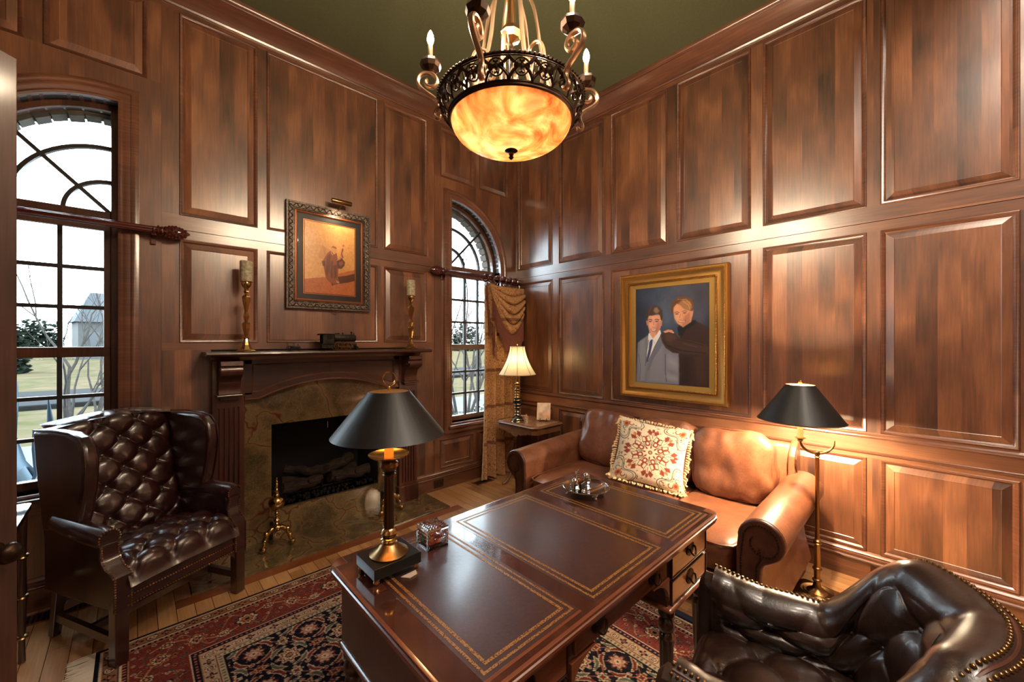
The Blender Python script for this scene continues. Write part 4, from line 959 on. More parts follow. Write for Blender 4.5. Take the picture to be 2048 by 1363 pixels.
MB().box(-.275, .275, .255, .280, .088, .122).build('cross_stretcher', M['darkwood'], wc); MB().box(-.255, .255, .52, .545, .13, .165).build('rear_stretcher', M['darkwood'], wc)
MB().box(-.262, .262, .006, .55, .262, .40).build('seat_frame', M['oxblood'], wc, bevel=.008)
def seatP(s, t):
    x = -.262+.524*s; y = -.006+.50*t; z = .418+.052*math.sin(PI*min(max(t, 0)*1.15+.10, 1))**.7*math.sin(PI*(s*.86+.07))**.35
    if t < .10: k = 1-t/.10; z -= .075*k*k; y -= .002*k
    return (x, y, z)
tufted(seatP, 110, 100, .524, .50, .080, .078, .044, 'seat', M['oxblood'], wc, 1, u0=0, v0=.0, edge=.04)
def backP(s, t):
    q = 2*s-1; z = .44+t*(.66+.035*(1-q*q)); y = .468+.14*t+.035*q*q
    if t > .90: k = (t-.90)/.10; y += .06*k*k; z -= .012*k*k
    return (-.268+.536*s, y, z)
tufted(backP, 110, 130, .536, .68, .086, .086, .042, 'backrest', M['oxblood'], wc, 1 if False else 1, edge=.045, v0=.02)
def shell(s, t):
    q = 2*s-1; z = .26+t*(.815+.035*(1-q*q)); y = .545+.13*max(t-.1, 0)+.02*t; return (-.30+.60*s, y, z)
m = MB(); m.grid(shell, 14, 14); m.grid(lambda s, t: (-.30+.60*s, .67-.085*(1-t)+.0*t, 1.075+.035*(1-(2*s-1)**2)-.005*math.sin(PI*t)*-1), 14, 4); m.build('outside_back', M['oxblood'], wc, smooth=True)
for s in (-1, 1):
    W = lambda a, b, d, s=s: (s*(.268+d), a, b)
    wing = [(.30, .60), (.262, .70), (.235, .82), (.225, .93), (.240, 1.02), (.285, 1.068), (.36, 1.086), (.50, 1.090), (.66, 1.080), (.640, .90), (.60, .70), (.575, .56)]
    m = MB(); m.wprism(W, wing, -.018, .046); o = m.build('wing', M['oxblood'], wc, smooth=True, angle=30); b = o.modifiers.new('soft', 'BEVEL'); b.width = .020; b.segments = 4; b.limit_method = 'ANGLE'; b.angle_limit = math.radians(50)
    m = MB(); m.tube([W(a, b, .040) for a, b in wing[:9]], .005, 6); m.build('wing_piping', M['oxblood'], wc, smooth=True)
    side = [(.006, .262), (.006, .425), (.020, .440), (.050, .452), (.078, .48), (.088, .52), (.086, .56), (.10, .60), (.57, .62), (.565, .262)]
    m = MB(); m.wprism(W, side, -.010, .040); m.build('arm_side', M['oxblood'], wc, bevel=.008)
    m = MB(); m.tube([(s*.300, .075, .598), (s*.300, .10, .603), (s*.300, .20, .606), (s*.295, .34, .612), (s*.288, .48, .622)], [.046, .050, .050, .048, .046], 20, flat=.92); m.build('arm_roll', M['oxblood'], wc, smooth=True, angle=50)
    # ram's-horn facing with two rows of brass nails
    fp_ = [(.004, .265, 0), (.004, .425, 0), (.022, .446, .0), (.052, .460, .004), (.072, .49, .008), (.078, .53, .012), (.070, .575, .016)]
    m = MB(); m.loft([[(s*(.268+o-.024), a-.006, b), (s*(.268+o+.050), a-.006, b), (s*(.268+o+.050), a+.006, b+.001), (s*(.268+o-.024), a+.006, b+.001)] for a, b, o in fp_]); m.build('arm_facing', M['oxblood'], wc, smooth=True, angle=40)
    m = MB()
    for off in (-.018, .044): nails([(s*(.268+o+off), a-.009, b) for a, b, o in fp_], .0125, .0042, '', None, None, m, False)
    cir = [(s*(.296+.040*math.cos(a)), .066, .603+.040*math.sin(a)) for a in [math.radians(200-220*i/20) if s > 0 else math.radians(200-220*i/20) for i in range(21)]]
    nails(cir, .0125, .0042, '', None, None, m, False)
    tag(m.build('nailhead_trim', M['abrass'], wc, smooth=True), kind='stuff')
m = MB(); nails([(-.262, -.001, .272), (.262, -.001, .272)], .0125, .0042, '', None, None, m, False); nails([(-.262, -.001, .318), (.262, -.001, .318)], .0125, .0042, '', None, None, m, False)
for s in (-1, 1): nails([(s*.352, .015, .272), (s*.352, .015, .272), (s*.31, .56, .272)], 10, .0042, '', None, None, m, False)
tag(m.build('nailhead_trim', M['abrass'], wc, smooth=True), kind='stuff')

# ================================================================ SOFA
SO = thing('sofa', 'tan leather three-seat sofa with rolled nailhead arms under the portrait', 'sofa', (-.10, -2.125, 0), -PI/2)
HW = 1.02
for i in (-1, 0, 1):
    cushion('seat_cushion', M['tan'], SO, (i*.533, -.635, .365), (.268, .425, .105), 6, seed=i+3, wr=.010)
    m = MB(); m.tube([(i*.533+a, -.635+b, .445) for a, b in superloop(.266, .423, 8)], .007, 6, closed=True, cap=False); m.build('seat_piping', M['tan'], SO, smooth=True)
for i, tl in ((-1, .03), (0, -.01), (1, -.03)):
    R = Matrix.Rotation(math.radians(-15), 4, 'X') @ Matrix.Rotation(tl, 4, 'Y'); c = (i*.535, -.235, .690)
    cushion('back_cushion', M['tan'], SO, c, (.272, .130, .250), 4.2, seed=i+9, wr=.013, rot=R, res=18)
    lp = superloop(.262, .242, 4.6)
    m = MB(); m.tube([tuple(Vector(c)+R @ Vector((a, -.075, b))) for a, b in lp], .007, 6, closed=True, cap=False); m.build('back_piping', M['tan'], SO, smooth=True)
MB().box(-.86, .86, -1.025, -.10, .10, .265).build('base', M['tand'], SO, bevel=.01)
m = MB(); m.wprism(lambda a, b, d: (d, a, b), [(-.20, .10), (-.12, .60), (-.085, .80), (-.06, .86), (-.02, .875), (.0, .84), (.0, .10)], -.86, .86); m.build('back_frame', M['tan'], SO, smooth=True, bevel=.02)
def armprof(s):
    c = Vector((.930, .545)); r = .112
    pts = [(.815, .10), (.812, .30), (.813, .47), (.820, .54)]
    pts += [(c.x+r*math.cos(math.radians(a)), c.y+r*math.sin(math.radians(a))) for a in range(175, -75, -14)]
    pts += [(.950, .425), (.935, .40), (.930, .34), (.940, .25), (.965, .15), (.975, .10)]
    return [(s*x, z) for x, z in pts]
for s in (-1, 1):
    ap = armprof(s); m = MB(); rings = []
    for k, (y, g) in enumerate(((-1.055, 1), (-.80, 1), (-.45, 1.0), (-.20, 1.0), (-.06, .98))):
        rings.append([(x, y, z*g+(.012*k if z > .4 else 0)) for x, z in ap])
    m.loft(rings); m.build('arm', M['tan'], SO, smooth=True, angle=50, bevel=.006)
    # darker front facing: gathered scroll panel with two rows of nails
    inn = [(s*.930+(x-s*.930)*.62, .45+(z-.45)*.66+.03) for x, z in ap]
    m = MB(); m.loft([[(x*.999, -1.056, z) for x, z in ap], [(x*.999, -1.075, z*.998) for x, z in ap]]); m.build('arm_front_panel', M['tand'], SO, smooth=True, angle=40, bevel=.008)
    n = MB(); cx, cz = .930, .545
    o1 = [(s*.838, .12), (s*.835, .30), (s*.836, .44), (s*.845, .52)]+[(s*(cx+.082*math.cos(math.radians(a))), cz+.082*math.sin(math.radians(a))) for a in range(168, -60, -12)]
    o2 = [(s*.948, .12), (s*.925, .22), (s*.908, .32), (s*.912, .41), (s*.93, .45)]+[(s*(cx+.030*math.cos(math.radians(a))), cz+.030*math.sin(math.radians(a))) for a in range(260, 40, -20)]
    nails([(x, -1.078, z) for x, z in o1], .014, .0050, '', None, None, n, False); nails([(x, -1.078, z) for x, z in o2[:6]], .014, .0050, '', None, None, n, False)
    nails([(s*(cx+(.082-.045*i/12)*math.cos(math.radians(-50-14*i))), -1.078, cz+(.082-.045*i/12)*math.sin(math.radians(-50-14*i))) for i in range(13)], .014, .005, '', None, None, n, False)
    tag(n.build('nailhead_trim', M['bronze'], SO, smooth=True), kind='stuff')
    m = MB(); m.wprism(lambda a, b, d: (s*(.855+d), a, b), [(-.17, .60), (-.155, .80), (-.12, .86), (-.06, .90), (0, .88), (0, .60)], 0, .045); m.build('back_end', M['tan'], SO, bevel=.015)
    m = MB(); m.tube([(s*.905, -.155+.02*math.sin(i), .64+.03*i) for i in range(8)], .006, 6); m.build('laced_edge', M['tand'], SO)
    for y in (-1.0, -.10):
        m = MB(); m.lathe([(.026, .002), (.034, .03), (.030, .06), (.036, .10)], 12, (s*.86, y, 0)); m.build('foot', M['darkwood'], SO)

# embroidered pillow
Q = Paint(210, 200, (226, 212, 186)); Q.noise(70, 20, 4)
red, grn, gr2, ink, org = (140, 62, 48), (112, 122, 100), (128, 140, 126), (78, 62, 56), (196, 122, 74)
def sc(cx, cy, r, a0, a1, w, col): Q.line([(cx+r*math.cos(a0+(a1-a0)*i/10), cy+r*math.sin(a0+(a1-a0)*i/10)) for i in range(11)], w, col)
for k in range(8):
    a = k*PI/4; c, s = math.cos(a), math.sin(a); q = lambda r, o: (.5+1.2*(r*c-o*s), .5+1.2*(r*s+o*c))
    for o in (-1, 1):
        for j, (r, rad) in enumerate(((.12, .035), (.19, .045))):
            x, y = q(r, o*.045); sc(x, y, rad, a+o*.4, a+o*4.2, .018, red)
        Q.line([q(.08, 0), q(.16, o*.012), q(.24, o*.05), q(.29, o*.04)], .010, grn)
        Q.poly([q(.24, o*.02), q(.28, o*.075), q(.33, o*.05), q(.29, o*.01)], red)
    Q.ell(*q(.31, 0), .020, .030, org if k % 2 else red, a+PI/2); Q.ell(*q(.36, .05), .010, .018, gr2, a); Q.ell(*q(.075, 0), .012, .022, red, a+PI/2)
    Q.line([q(.20, 0), q(.27, 0)], .006, ink)
Q.ell(.5, .5, .03, .03, ink); Q.ell(.5, .5, .018, .018, (200, 150, 110))
for sx, sy in ((0, 0), (1, 0), (0, 1), (1, 1)):
    for rr, col, w in ((.30, ink, .010), (.27, gr2, .012)):
        Q.line([(abs(sx-x), abs(sy-y)) for x, y in [(rr*(1+.22*math.sin(t*PI*3))*math.sin(t*PI/2), rr*(1+.22*math.sin(t*PI*3))*math.cos(t*PI/2)) for t in [i/24 for i in range(25)]]], w, col)
    Q.ell(abs(sx-.10), abs(sy-.10), .04, .05, org, .8); Q.ell(abs(sx-.10), abs(sy-.10), .02, .025, red, .8); sc(abs(sx-.17), abs(sy-.08), .03, 0, 4, .012, red); sc(abs(sx-.08), abs(sy-.17), .03, 2, 6, .012, grn)
for i in range(150):
    r_ = random.Random(i); x, y = r_.random(), r_.random()
    if math.hypot(x-.5, y-.5) > .36: Q.ell(x, y, .008, .014, r_.choice((red, grn, org, gr2)), r_.random()*3)
PIL = thing('throw_pillow', 'cream embroidered pillow with red scroll medallion and tasselled fringe on the sofa', 'pillow', (-.74, -2.17, .500)); PIL.scale = (1.16, 1.0, 1.12)
def pilf(sg):
    def f(X, Y):
        u, v = X*2-1, 1-Y*2; pin = .06*(u*u*v*v); x = u*.225*(1-.07*(1-v*v)*-0-.05*(1-abs(v))*0)*(1-.06*(1-v*v)+pin); z = v*.215*(1-.06*(1-u*u)+pin)
        th = .075*np.sqrt(np.clip((1-u**2)*(1-v**2), 0, 1))**.75; return (x, sg*th, z+.215)
    return f
M['embro'] = attr('embroidered_linen', .9, 260, tex=240)
a = painted('cover', Q, pilf(-1), M['embro'], PIL); Q2 = Paint(40, 40, (206, 186, 150)); b = painted('cover_back', Q2, pilf(1), M['embro'], PIL)
m = MB(); rr = random.Random(2)
bd_ = [(u*.2215, v*.2115+.215) for u, v in [(-1+2*i/26, -1) for i in range(26)]+[(1, -1+2*i/26) for i in range(26)]+[(1-2*i/26, 1) for i in range(26)]+[(-1, 1-2*i/26) for i in range(26)]]
for x, z in bd_:
    if z < .01: d = Vector((0, -1, -.1))
    else: d = Vector((x*1.0, 0, (z-.215)*1.0))
    d = d.normalized(); L = rr.uniform(.020, .032); p = Vector((x, 0, z))
    m.tube([tuple(p), tuple(p+d*L*.6+Vector((rr.uniform(-.008, .008), rr.uniform(-.012, .012), -.004))), tuple(p+d*L*.8+Vector((rr.uniform(-.01, .01), rr.uniform(-.012, .012), -.012)))], [.004, .007, .006], 5)
for x, z in ((-.225, 0), (.225, 0), (-.225, .43), (.225, .43)):
    for i in range(5): m.tube([(x, 0, max(z, .02)), (x*1.06+rr.uniform(-.015, .015), rr.uniform(-.02, .02), max(z-.02, .008)), (x*1.08+rr.uniform(-.02, .02), rr.uniform(-.02, .02), max(z-.055, .004))], [.006, .007, .005], 5)
tag(m.build('tassel_fringe', plain('cream_fringe_yarn', srgb(222, 196, 148), .9), PIL, smooth=True), kind='stuff')
PIL.rotation_euler = (math.radians(-24), math.radians(8), math.radians(-66))
# ================================================================ WRITING DESK
DX0, DX1, DY0, DY1, DZ = -3.045, -1.515, -2.975, -2.125, .78
dk = thing('writing_desk', 'mahogany writing desk with gold-tooled burgundy leather top, in the middle of the rug', 'desk', (-2.28, -2.55, 0))
ox, oy = -2.28, -2.55
def rrect(x0, x1, y0, y1, r, n=6):
    out = []
    for cx, cy, a in ((x1-r, y0+r, -90), (x1-r, y1-r, 0), (x0+r, y1-r, 90), (x0+r, y0+r, 180)):
        out += [(cx+r*math.cos(math.radians(a+90*i/n)), cy+r*math.sin(math.radians(a+90*i/n))) for i in range(n+1)]
    return out
X0, X1, Y0, Y1 = DX0-ox, DX1-ox, DY0-oy, DY1-oy
m = MB(); R = []
for g, z in ((-.012, .738), (-.004, .742), (-.004, .750), (0, .753), (0, .763), (-.004, .766), (-.004, .772), (-.002, .777), (-.008, .7795)):
    R.append([(x, y, z) for x, y in rrect(X0-g, X1+g, Y0-g, Y1+g, .055)])
m.loft(R); m.build('top', M['mahogd'], dk, smooth=True, angle=30)
# cross-banded veneer strips and three leather panels
LP = [(-2.955-ox, -2.575-ox, -.385, .365), (-2.515-ox, -2.035-ox, -.398, .375), (-1.965-ox, -1.590-ox, -.385, .365)]
fx = [X0+.012]+[v for a, b, c, d in LP for v in (a, b)]+[X1-.012]
yb0, yb1 = Y0+.012, Y1-.012
for y0, y1 in ((yb0, -.395), (.372, yb1)): MB().box(X0+.055, X1-.055, y0, y1, .7780, .7800).build('crossband', M['mahogty'], dk)
for a, b in ((X0+.012, X0+.055), (X1-.055, X1-.012)): MB().box(a, b, yb0+.05, yb1-.05, .7781, .7799).build('crossband', M['mahogt'], dk)
for a, b in ((X0+.055, LP[0][0]), (LP[0][1], LP[1][0]), (LP[1][1], LP[2][0]), (LP[2][1], X1-.055)): MB().box(a, b, -.395, .372, .7781, .7799).build('crossband', M['mahogt'], dk)
for a, b, c, d in LP:
    p = MB().box(a, b, c, d, .7782, .7806).build('leather_panel', M['desktop'], dk)
    for e, w in ((.012, .0085), (.034, .0105)):
        m = MB(); g = lambda h: [(a+h, c+h), (b-h, c+h), (b-h, d-h), (a+h, d-h)]
        m.loft([[(x, y, .78075) for x, y in g(e)], [(x, y, .7811) for x, y in g(e)], [(x, y, .7811) for x, y in g(e+w)], [(x, y, .78075) for x, y in g(e+w)]], cap=False); m.build('gold_tooling', M['tool'], p)
bx0, bx1, by0, by1 = X0+.04, X1-.04, Y0+.045, Y1-.045; zb = .475
def dkb(nm, mat, x0, x1, y0, y1, z0, z1, par=None, bevel=.0): return MB().box(x0, x1, y0, y1, z0, z1).build(nm, mat, par or dk, bevel=bevel)
p0, p1 = bx0+.40, bx1-.40                       # inner sides of the two drawer boxes
for s, x0, x1 in ((-1, bx0, p0), (1, p1, bx1)):
    dkb('drawer_case', M['mahog'], x0, x1, by0+.012, by1-.0, zb, .738)
    for y, sg in ((by0, 1), (by1, -1)):
        q = y+.012*sg
        for z0, z1 in ((zb+.018, .592), (.606, .728)):
            d = dkb('drawer', M['mahogd'], x0+.024, x1-.024, min(y+.002*sg, q), max(y+.002*sg, q), z0+.004, z1-.004, None, .002)
            m = MB(); e = .003
            for a_ in ((x0+.020, z0, x1-.020, z0+e), (x0+.020, z1-e, x1-.020, z1), (x0+.020, z0, x0+.020+e, z1), (x1-.020-e, z0, x1-.020, z1)): m.box(a_[0], a_[2], min(y-.002*sg, q), max(y-.002*sg, q), a_[1], a_[3])
            m.build('cockbeading', M['darkwood'], d)
            cx, cz = (x0+x1)/2, (z0+z1)/2+.006
            m = MB(); m.lathe([(0, 0), (.037, 0), (.037, .002), (.030, .004), (.012, .006), (.0, .006)], 24, (0, 0, 0), 'Y', sx=1, sy=.86) ; 
            m.v = [(vx+cx, y-vy*sg+(.002*sg if 0 else 0), vz+cz) for vx, vy, vz in m.v]; m.build('handle_plate', M['bronze'], d, smooth=True, angle=30)
            m = MB(); m.tube([(cx+.025*math.cos(a), y-.011*sg-.010*sg*math.sin(PI*i/10), cz+.006-.030*math.sin(a)) for i, a in enumerate([PI*i/10 for i in range(11)])], (.0040), 6)
            for e in (-1, 1): m.tube([(cx+e*.025, y-.004*sg, cz+.004), (cx+e*.025, y-.013*sg, cz+.004)], .004, 6)
            m.build('bail_handle', M['bronze'], d, smooth=True)
# frieze drawer over the kneehole with arched brackets
dkb('kneehole_frieze', M['mahog'], p0, p1, by0+.014, by1-.014, .620, .738)
for y, sg in ((by0, 1), (by1, -1)):
    q = y+.014*sg
    d = dkb('drawer', M['mahogd'], p0+.020, p1-.020, min(y+.003*sg, q), max(y+.003*sg, q), .634, .728, None, .002)
    for hx in (p0+.14, p1-.14):
        m = MB(); m.lathe([(0, 0), (.037, 0), (.037, .002), (.030, .004), (0, .006)], 24, (0, 0, 0), 'Y', sx=1, sy=.86); m.v = [(vx+hx, y-vy*sg, vz+.684) for vx, vy, vz in m.v]; m.build('handle_plate', M['bronze'], d, smooth=True, angle=30)
        m = MB(); m.tube([(hx+.025*math.cos(a), y-.011*sg-.010*sg*math.sin(a), .688-.030*math.sin(a)) for a in [PI*i/10 for i in range(11)]], .0040, 6); m.build('bail_handle', M['bronze'], d, smooth=True)
    for s in (-1, 1):
        e0 = p0 if s < 0 else p1
        pts = [(e0, .62), (e0-s*.13, .62)]+[(e0-s*(.13-.13*math.sin(t)), .62-.10*(1-math.cos(t))*1.0) for t in [PI/2*i/8 for i in range(1, 9)]]
        m = MB(); m.wprism(lambda a, b, d, y=y, sg=sg: (a, y+sg*(.002+d), b), pts, 0, .016); m.build('arch_bracket', M['mahogd'], dk)
for sx, xx in ((-1, bx0), (1, bx1)):
    dkb('side_panel', M['mahog'], min(xx, xx+sx*.006), max(xx, xx+sx*.006), by0+.035, by1-.035, zb+.03, .725, None, .003)
for x0, x1 in ((bx0, p0), (p1, bx1)):
    m = MB(); R = [[(x, y, z) for x, y in rrect(x0-g, x1+g, by0-g, by1+g, .012, 2)] for g, z in ((.0, zb-.004), (.010, zb), (.012, zb+.006), (.010, zb+.012), (.002, zb+.018))]; m.loft(R); m.build('base_moulding', M['mahogd'], dk, smooth=True, angle=40)
for x in (bx0+.03, p0-.03, p1+.03, bx1-.03):
    for y in (by0+.03, by1-.03):
        m = MB(); m.lathe([(.030, zb-.004), (.034, zb-.012), (.034, zb-.03), (.022, zb-.042), (.030, zb-.056), (.036, zb-.075), (.030, zb-.095), (.020, zb-.105), (.028, zb-.115), (.030, zb-.13)], 16, (x, y, 0))
        k = 20; rings = []
        for r, z in ((.030, zb-.13), (.027, zb-.25), (.020, .07)): rings.append([(x+r*(1-.14*(i % 2))*math.cos(2*PI*i/k), y+r*(1-.14*(i % 2))*math.sin(2*PI*i/k), z) for i in range(k)])
        m.loft(rings); m.lathe([(.020, .07), (.026, .06), (.018, .05), (.022, .04), (.012, .012), (.0, .011)], 12, (x, y, 0)); m.build('leg', M['darkwood'], dk, smooth=True, angle=40)

# ================================================================ THINGS ON THE DESK
ZT = .7812
M['bulb_d'] = NT('desk_lamp_bulb').set(col=(1, .9, .75), ecol=(1, .70, .38), estr=150.0).m
dl = thing('desk_lamp', 'brass column desk lamp with black cone shade on a square black base', 'lamp', (-2.90, -2.335, ZT), 0)
m = MB(); m.box(-.088, .088, -.074, .074, .022, .060); m.build('plinth', M['black'], dl, bevel=.002)
for sx in (-1, 1):
    for sy in (-1, 1): m = MB(); m.lathe([(0, .0), (.007, .001), (.011, .008), (.009, .016), (.013, .020), (.013, .022)], 12, (sx*.074, sy*.060, 0)); m.build('bun_foot', M['brass'], dl, smooth=True)
m = MB(); m.lathe([(0, .060), (.066, .060), (.068, .064), (.060, .070), (.040, .082), (.030, .095), (.026, .098), (0, .098)], 32); m.build('foot', M['abrass'], dl, smooth=True, angle=40)
m = MB(); m.lathe([(.024, .098), (.026, .104), (.022, .110), (.024, .112), (.030, .116), (.024, .121), (.022, .122)], 24); m.lathe([(.026, .128), (.030, .134), (.027, .140), (.024, .146), (.020, .150)], 24); m.build('lower_ring', M['brass'], dl, smooth=True, angle=40)
m = MB(); m.lathe([(.024, .1215), (.027, .124), (.024, .1285)], 24); m.lathe([(.018, .150), (.0185, .16), (.0165, .335), (.018, .338)], 24); m.build('column', plain('dark_bronze_column', srgb(80, 58, 44), .25, .85), dl, smooth=True, angle=40)
m = MB(); m.lathe([(.018, .337), (.024, .342), (.018, .347)], 24); m.lathe([(.020, .353), (.026, .362), (.034, .372), (.032, .384), (.020, .393), (.012, .397), (.018, .400)], 24); m.build('knop', M['abrass'], dl, smooth=True, angle=40)
m = MB(); m.lathe([(.018, .346), (.024, .350), (.019, .354)], 24); m.build('black_collar', M['black'], dl, smooth=True)
m = MB(); m.lathe([(.0, .398), (.030, .399), (.060, .405), (.070, .412), (.071, .415), (.058, .409), (.030, .404), (.0, .404)], 36); m.build('drip_pan', M['brass'], dl, smooth=True, angle=50)
m = MB(); m.lathe([(.0165, .403), (.0165, .465), (.0, .466)], 20); m.build('candle_sleeve', translucent('glowing_wax_sleeve', srgb(240, 196, 130), .6, .5), dl, smooth=True, angle=40)
m = MB(); m.sphere((0, 0, .520), .021, 12, 8, (1, 1, 1.25)); m.lathe([(.010, .466), (.010, .498)], 12); m.build('bulb', M['bulb_d'], dl, smooth=True)
def coneshade(par, z0, z1, r0, r1, mat, inner, name='shade', th=.0022, seg=48):
    s = MB(); s.lathe([(r0, z0), (r1, z1), (r1-th, z1), (r0-th, z0)], seg, cap=False)
    n = seg; s.f += [(3*n+i, 3*n+(i+1) % n, (i+1) % n, i) for i in range(n)]; o = s.build(name, mat, par, smooth=True, angle=50)
    i = MB(); i.lathe([(r0-th-.0006, z0+.002), (r1-th-.0006, z1-.002)], seg, cap=False); i.build('shade_lining', inner, o, smooth=True); return o
S = coneshade(dl, .484, .640, .196, .072, M['shadeb'], M['shadein'])
m = MB()
for a in range(3): m.tube([(0, 0, .638), (.070*math.cos(a*2.094), .070*math.sin(a*2.094), .637)], .0015, 5)
m.lathe([(0, .6375), (.069, .6375), (.069, .6385), (0, .6385)], 30); 
m.build('pierced_cap', plain('pierced_gold_cap', srgb(196, 150, 76), .45, .9), S)
m = MB(); m.tube([(0, 0, .54), (0, 0, .652)], .003, 6); m.sphere((0, 0, .652), .007, 8, 6); m.tube([(.024*math.cos(a)*.73, -.024*math.cos(a)*.69, .683+.024*math.sin(a)) for a in [2*PI*i/24 for i in range(24)]], .0032, 8, closed=True, cap=False); m.build('ring_finial', M['brass'], dl, smooth=True)

tg = MB(); tg.wprism(lambda a, b, d: (a, -b, d), [(-.030, 0), (.030, 0), (.020, .022), (-.012, .026)], 0, .003); o = tg.build('paper_tag', plain('pale_tag_card', srgb(196, 186, 172), .5), smooth=False); o.location = (-2.865, -2.412, ZT+.001); o.rotation_euler = (0, 0, .05); tag(o, 'small pale tag with a brass rim lying at the foot of the desk lamp', 'tag')

cbx = thing('crystal_box', 'cut crystal lidded box of sweets beside the desk lamp', 'candy box', (-2.690, -2.288, ZT), -.05)
m = MB(); n = 14
def cutwall(w, z0, z1, th):
    for k in range(4):
        M4 = Matrix.Rotation(k*PI/2, 4, 'Z')
        for i in range(n):
            a, b = -w+2*w*i/n, -w+2*w*(i+1)/n; c = (a+b)/2
            for j in range(4):
                h0, h1 = z0+(z1-z0)*j/4, z0+(z1-z0)*(j+1)/4; hc = (h0+h1)/2
                V = [(a, -w, h0), (b, -w, h0), (b, -w, h1), (a, -w, h1), (c, -w-.003, hc)]
                m.add([tuple(M4 @ Vector(p)) for p in V], [(0, 1, 4), (1, 2, 4), (2, 3, 4), (3, 0, 4)])
cutwall(.042, .006, .066, .004)
m.box(-.042, .042, -.042, .042, 0, .006); m.box(-.046, .046, -.046, .046, -.0, .004)
for sx in (-1, 1):
    for sy in (-1, 1): m.box(sx*.042-.004, sx*.042+.004, sy*.042-.004, sy*.042+.004, 0, .066)
m.build('body', M['crystal'], cbx, fixn=False)
m = MB()
for i in range(7):
    for j in range(7):
        a, b, c, d = -.045+.09*i/7, -.045+.09*(i+1)/7, -.045+.09*j/7, -.045+.09*(j+1)/7; z = .080+.008*(1-max(abs(a+b), abs(c+d))/.09)
        m.add([(a, c, z), (b, c, z), (b, d, z), (a, d, z), ((a+b)/2, (c+d)/2, z+.006)], [(0, 1, 4), (1, 2, 4), (2, 3, 4), (3, 0, 4)])
m.box(-.046, .046, -.046, .046, .068, .0795); m.build('lid', M['crystal'], cbx, fixn=False)
cols = [('red', srgb(196, 52, 34)), ('orange', srgb(214, 110, 44)), ('green', srgb(70, 120, 40)), ('red', srgb(180, 40, 30)), ('orange', srgb(220, 120, 60)), ('red', srgb(150, 40, 34)), ('green', srgb(90, 130, 50)), ('red', srgb(196, 60, 44))]
for i, (cn, cl_) in enumerate(cols):
    m = MB(); m.sphere((0, 0, 0), .011, 8, 6, (1.2, .9, .8)); m.tube([(-.020, 0, 0), (-.011, 0, 0)], [.007, .002], 5); m.tube([(.011, 0, 0), (.020, 0, 0)], [.002, .007], 5)
    o = m.build('wrapped_sweet', plain('%s_foil' % cn, cl_, .3), smooth=True); q = [(-.018, -.018), (.016, -.014), (-.014, .018), (.018, .018)][i % 4]
    o.location = (-2.690+q[0], -2.288+q[1], ZT+.018+.020*(i//4)); o.rotation_euler = (0, .2, i*1.1); tag(o, '%s wrapped sweet in the crystal box, %s layer, %s' % (cn, ['lower', 'upper'][i//4], ['near the desk lamp', 'on the chair side towards the sofa', 'on the fireplace side', 'in the corner towards the sofa'][i % 4]), 'sweet', 'sweets in the crystal box')

# silver inkstand tray
TX, TY = -1.792, -2.388
ty = thing('silver_tray', 'round silver footed tray with pierced rim, holding the writing set', 'tray', (TX, TY, ZT), .2)
m = MB(); m.lathe([(0, .024), (.095, .024), (.108, .028), (.121, .034), (.123, .036), (.108, .031), (.095, .027), (0, .0265)], 40); m.build('dish', M['chrome'], ty, smooth=True, angle=50)
m = MB(); m.tube([(.122*math.cos(a), .122*math.sin(a), .036) for a in [2*PI*i/40 for i in range(40)]], .0028, 6, closed=True, cap=False)
for i in range(56): a = 2*PI*i/56; m.sphere((.124*math.cos(a), .124*math.sin(a), .036), .0038, 5, 4)
m.build('beaded_rim', M['chrome'], ty, smooth=True)
for k in range(4):
    a = k*PI/2+.9; c, s = math.cos(a), math.sin(a); m = MB(); m.tube([(.098*c, .098*s, .026), (.104*c, .104*s, .014), (.112*c, .112*s, .004)], [.012, .007, .006], 8); m.sphere((.112*c, .112*s, .007), .0065, 8, 6); m.sphere((.1*c-.012*s, .1*s+.012*c, .02), .006, 6, 4); m.sphere((.1*c+.012*s, .1*s-.012*c, .02), .006, 6, 4); m.build('foot', M['chrome'], ty, smooth=True)
def inkwell(x, y, label):
    t = thing('inkwell', label, 'inkwell', (x, y, ZT+.0275), .3, 'crystal inkwells on the silver tray')
    m = MB(); w = .021; m.loft([[(a*g, b*g, z) for a, b in ((-w, -w*.6), (-w*.6, -w), (w*.6, -w), (w, -w*.6), (w, w*.6), (w*.6, w), (-w*.6, w), (-w, w*.6))] for g, z in ((.95, 0), (1.05, .004), (1, .016), (1, .032), (.62, .042))]); m.build('glass', M['crystal'], t)
    m = MB(); m.lathe([(.014, .0425), (.017, .044), (.017, .050), (.013, .058), (.006, .063), (.004, .066), (0, .068)], 16); m.build('silver_cap', M['chrome'], t, smooth=True)
inkwell(-1.868, -2.372, 'crystal inkwell with silver cap, left on the silver tray'); inkwell(-1.752, -2.362, 'crystal inkwell with silver cap, right on the silver tray')
t = thing('stamp_box', 'small dark glass-lidded box between the inkwells on the silver tray', 'box', (-1.808, -2.362, ZT+.0275), .2)
m = MB(); m.box(-.028, .028, -.02, .02, 0, .030); m.build('box', M['black'], t, bevel=.003)
m = MB()
for i in range(6): m.sphere((-.016+.0064*i, .004*math.sin(i*2), .036), .0075, 8, 5)
tag(m.build('sealing_beads', plain('amber_wax_beads', srgb(132, 66, 36), .25), t, smooth=True), kind='stuff')
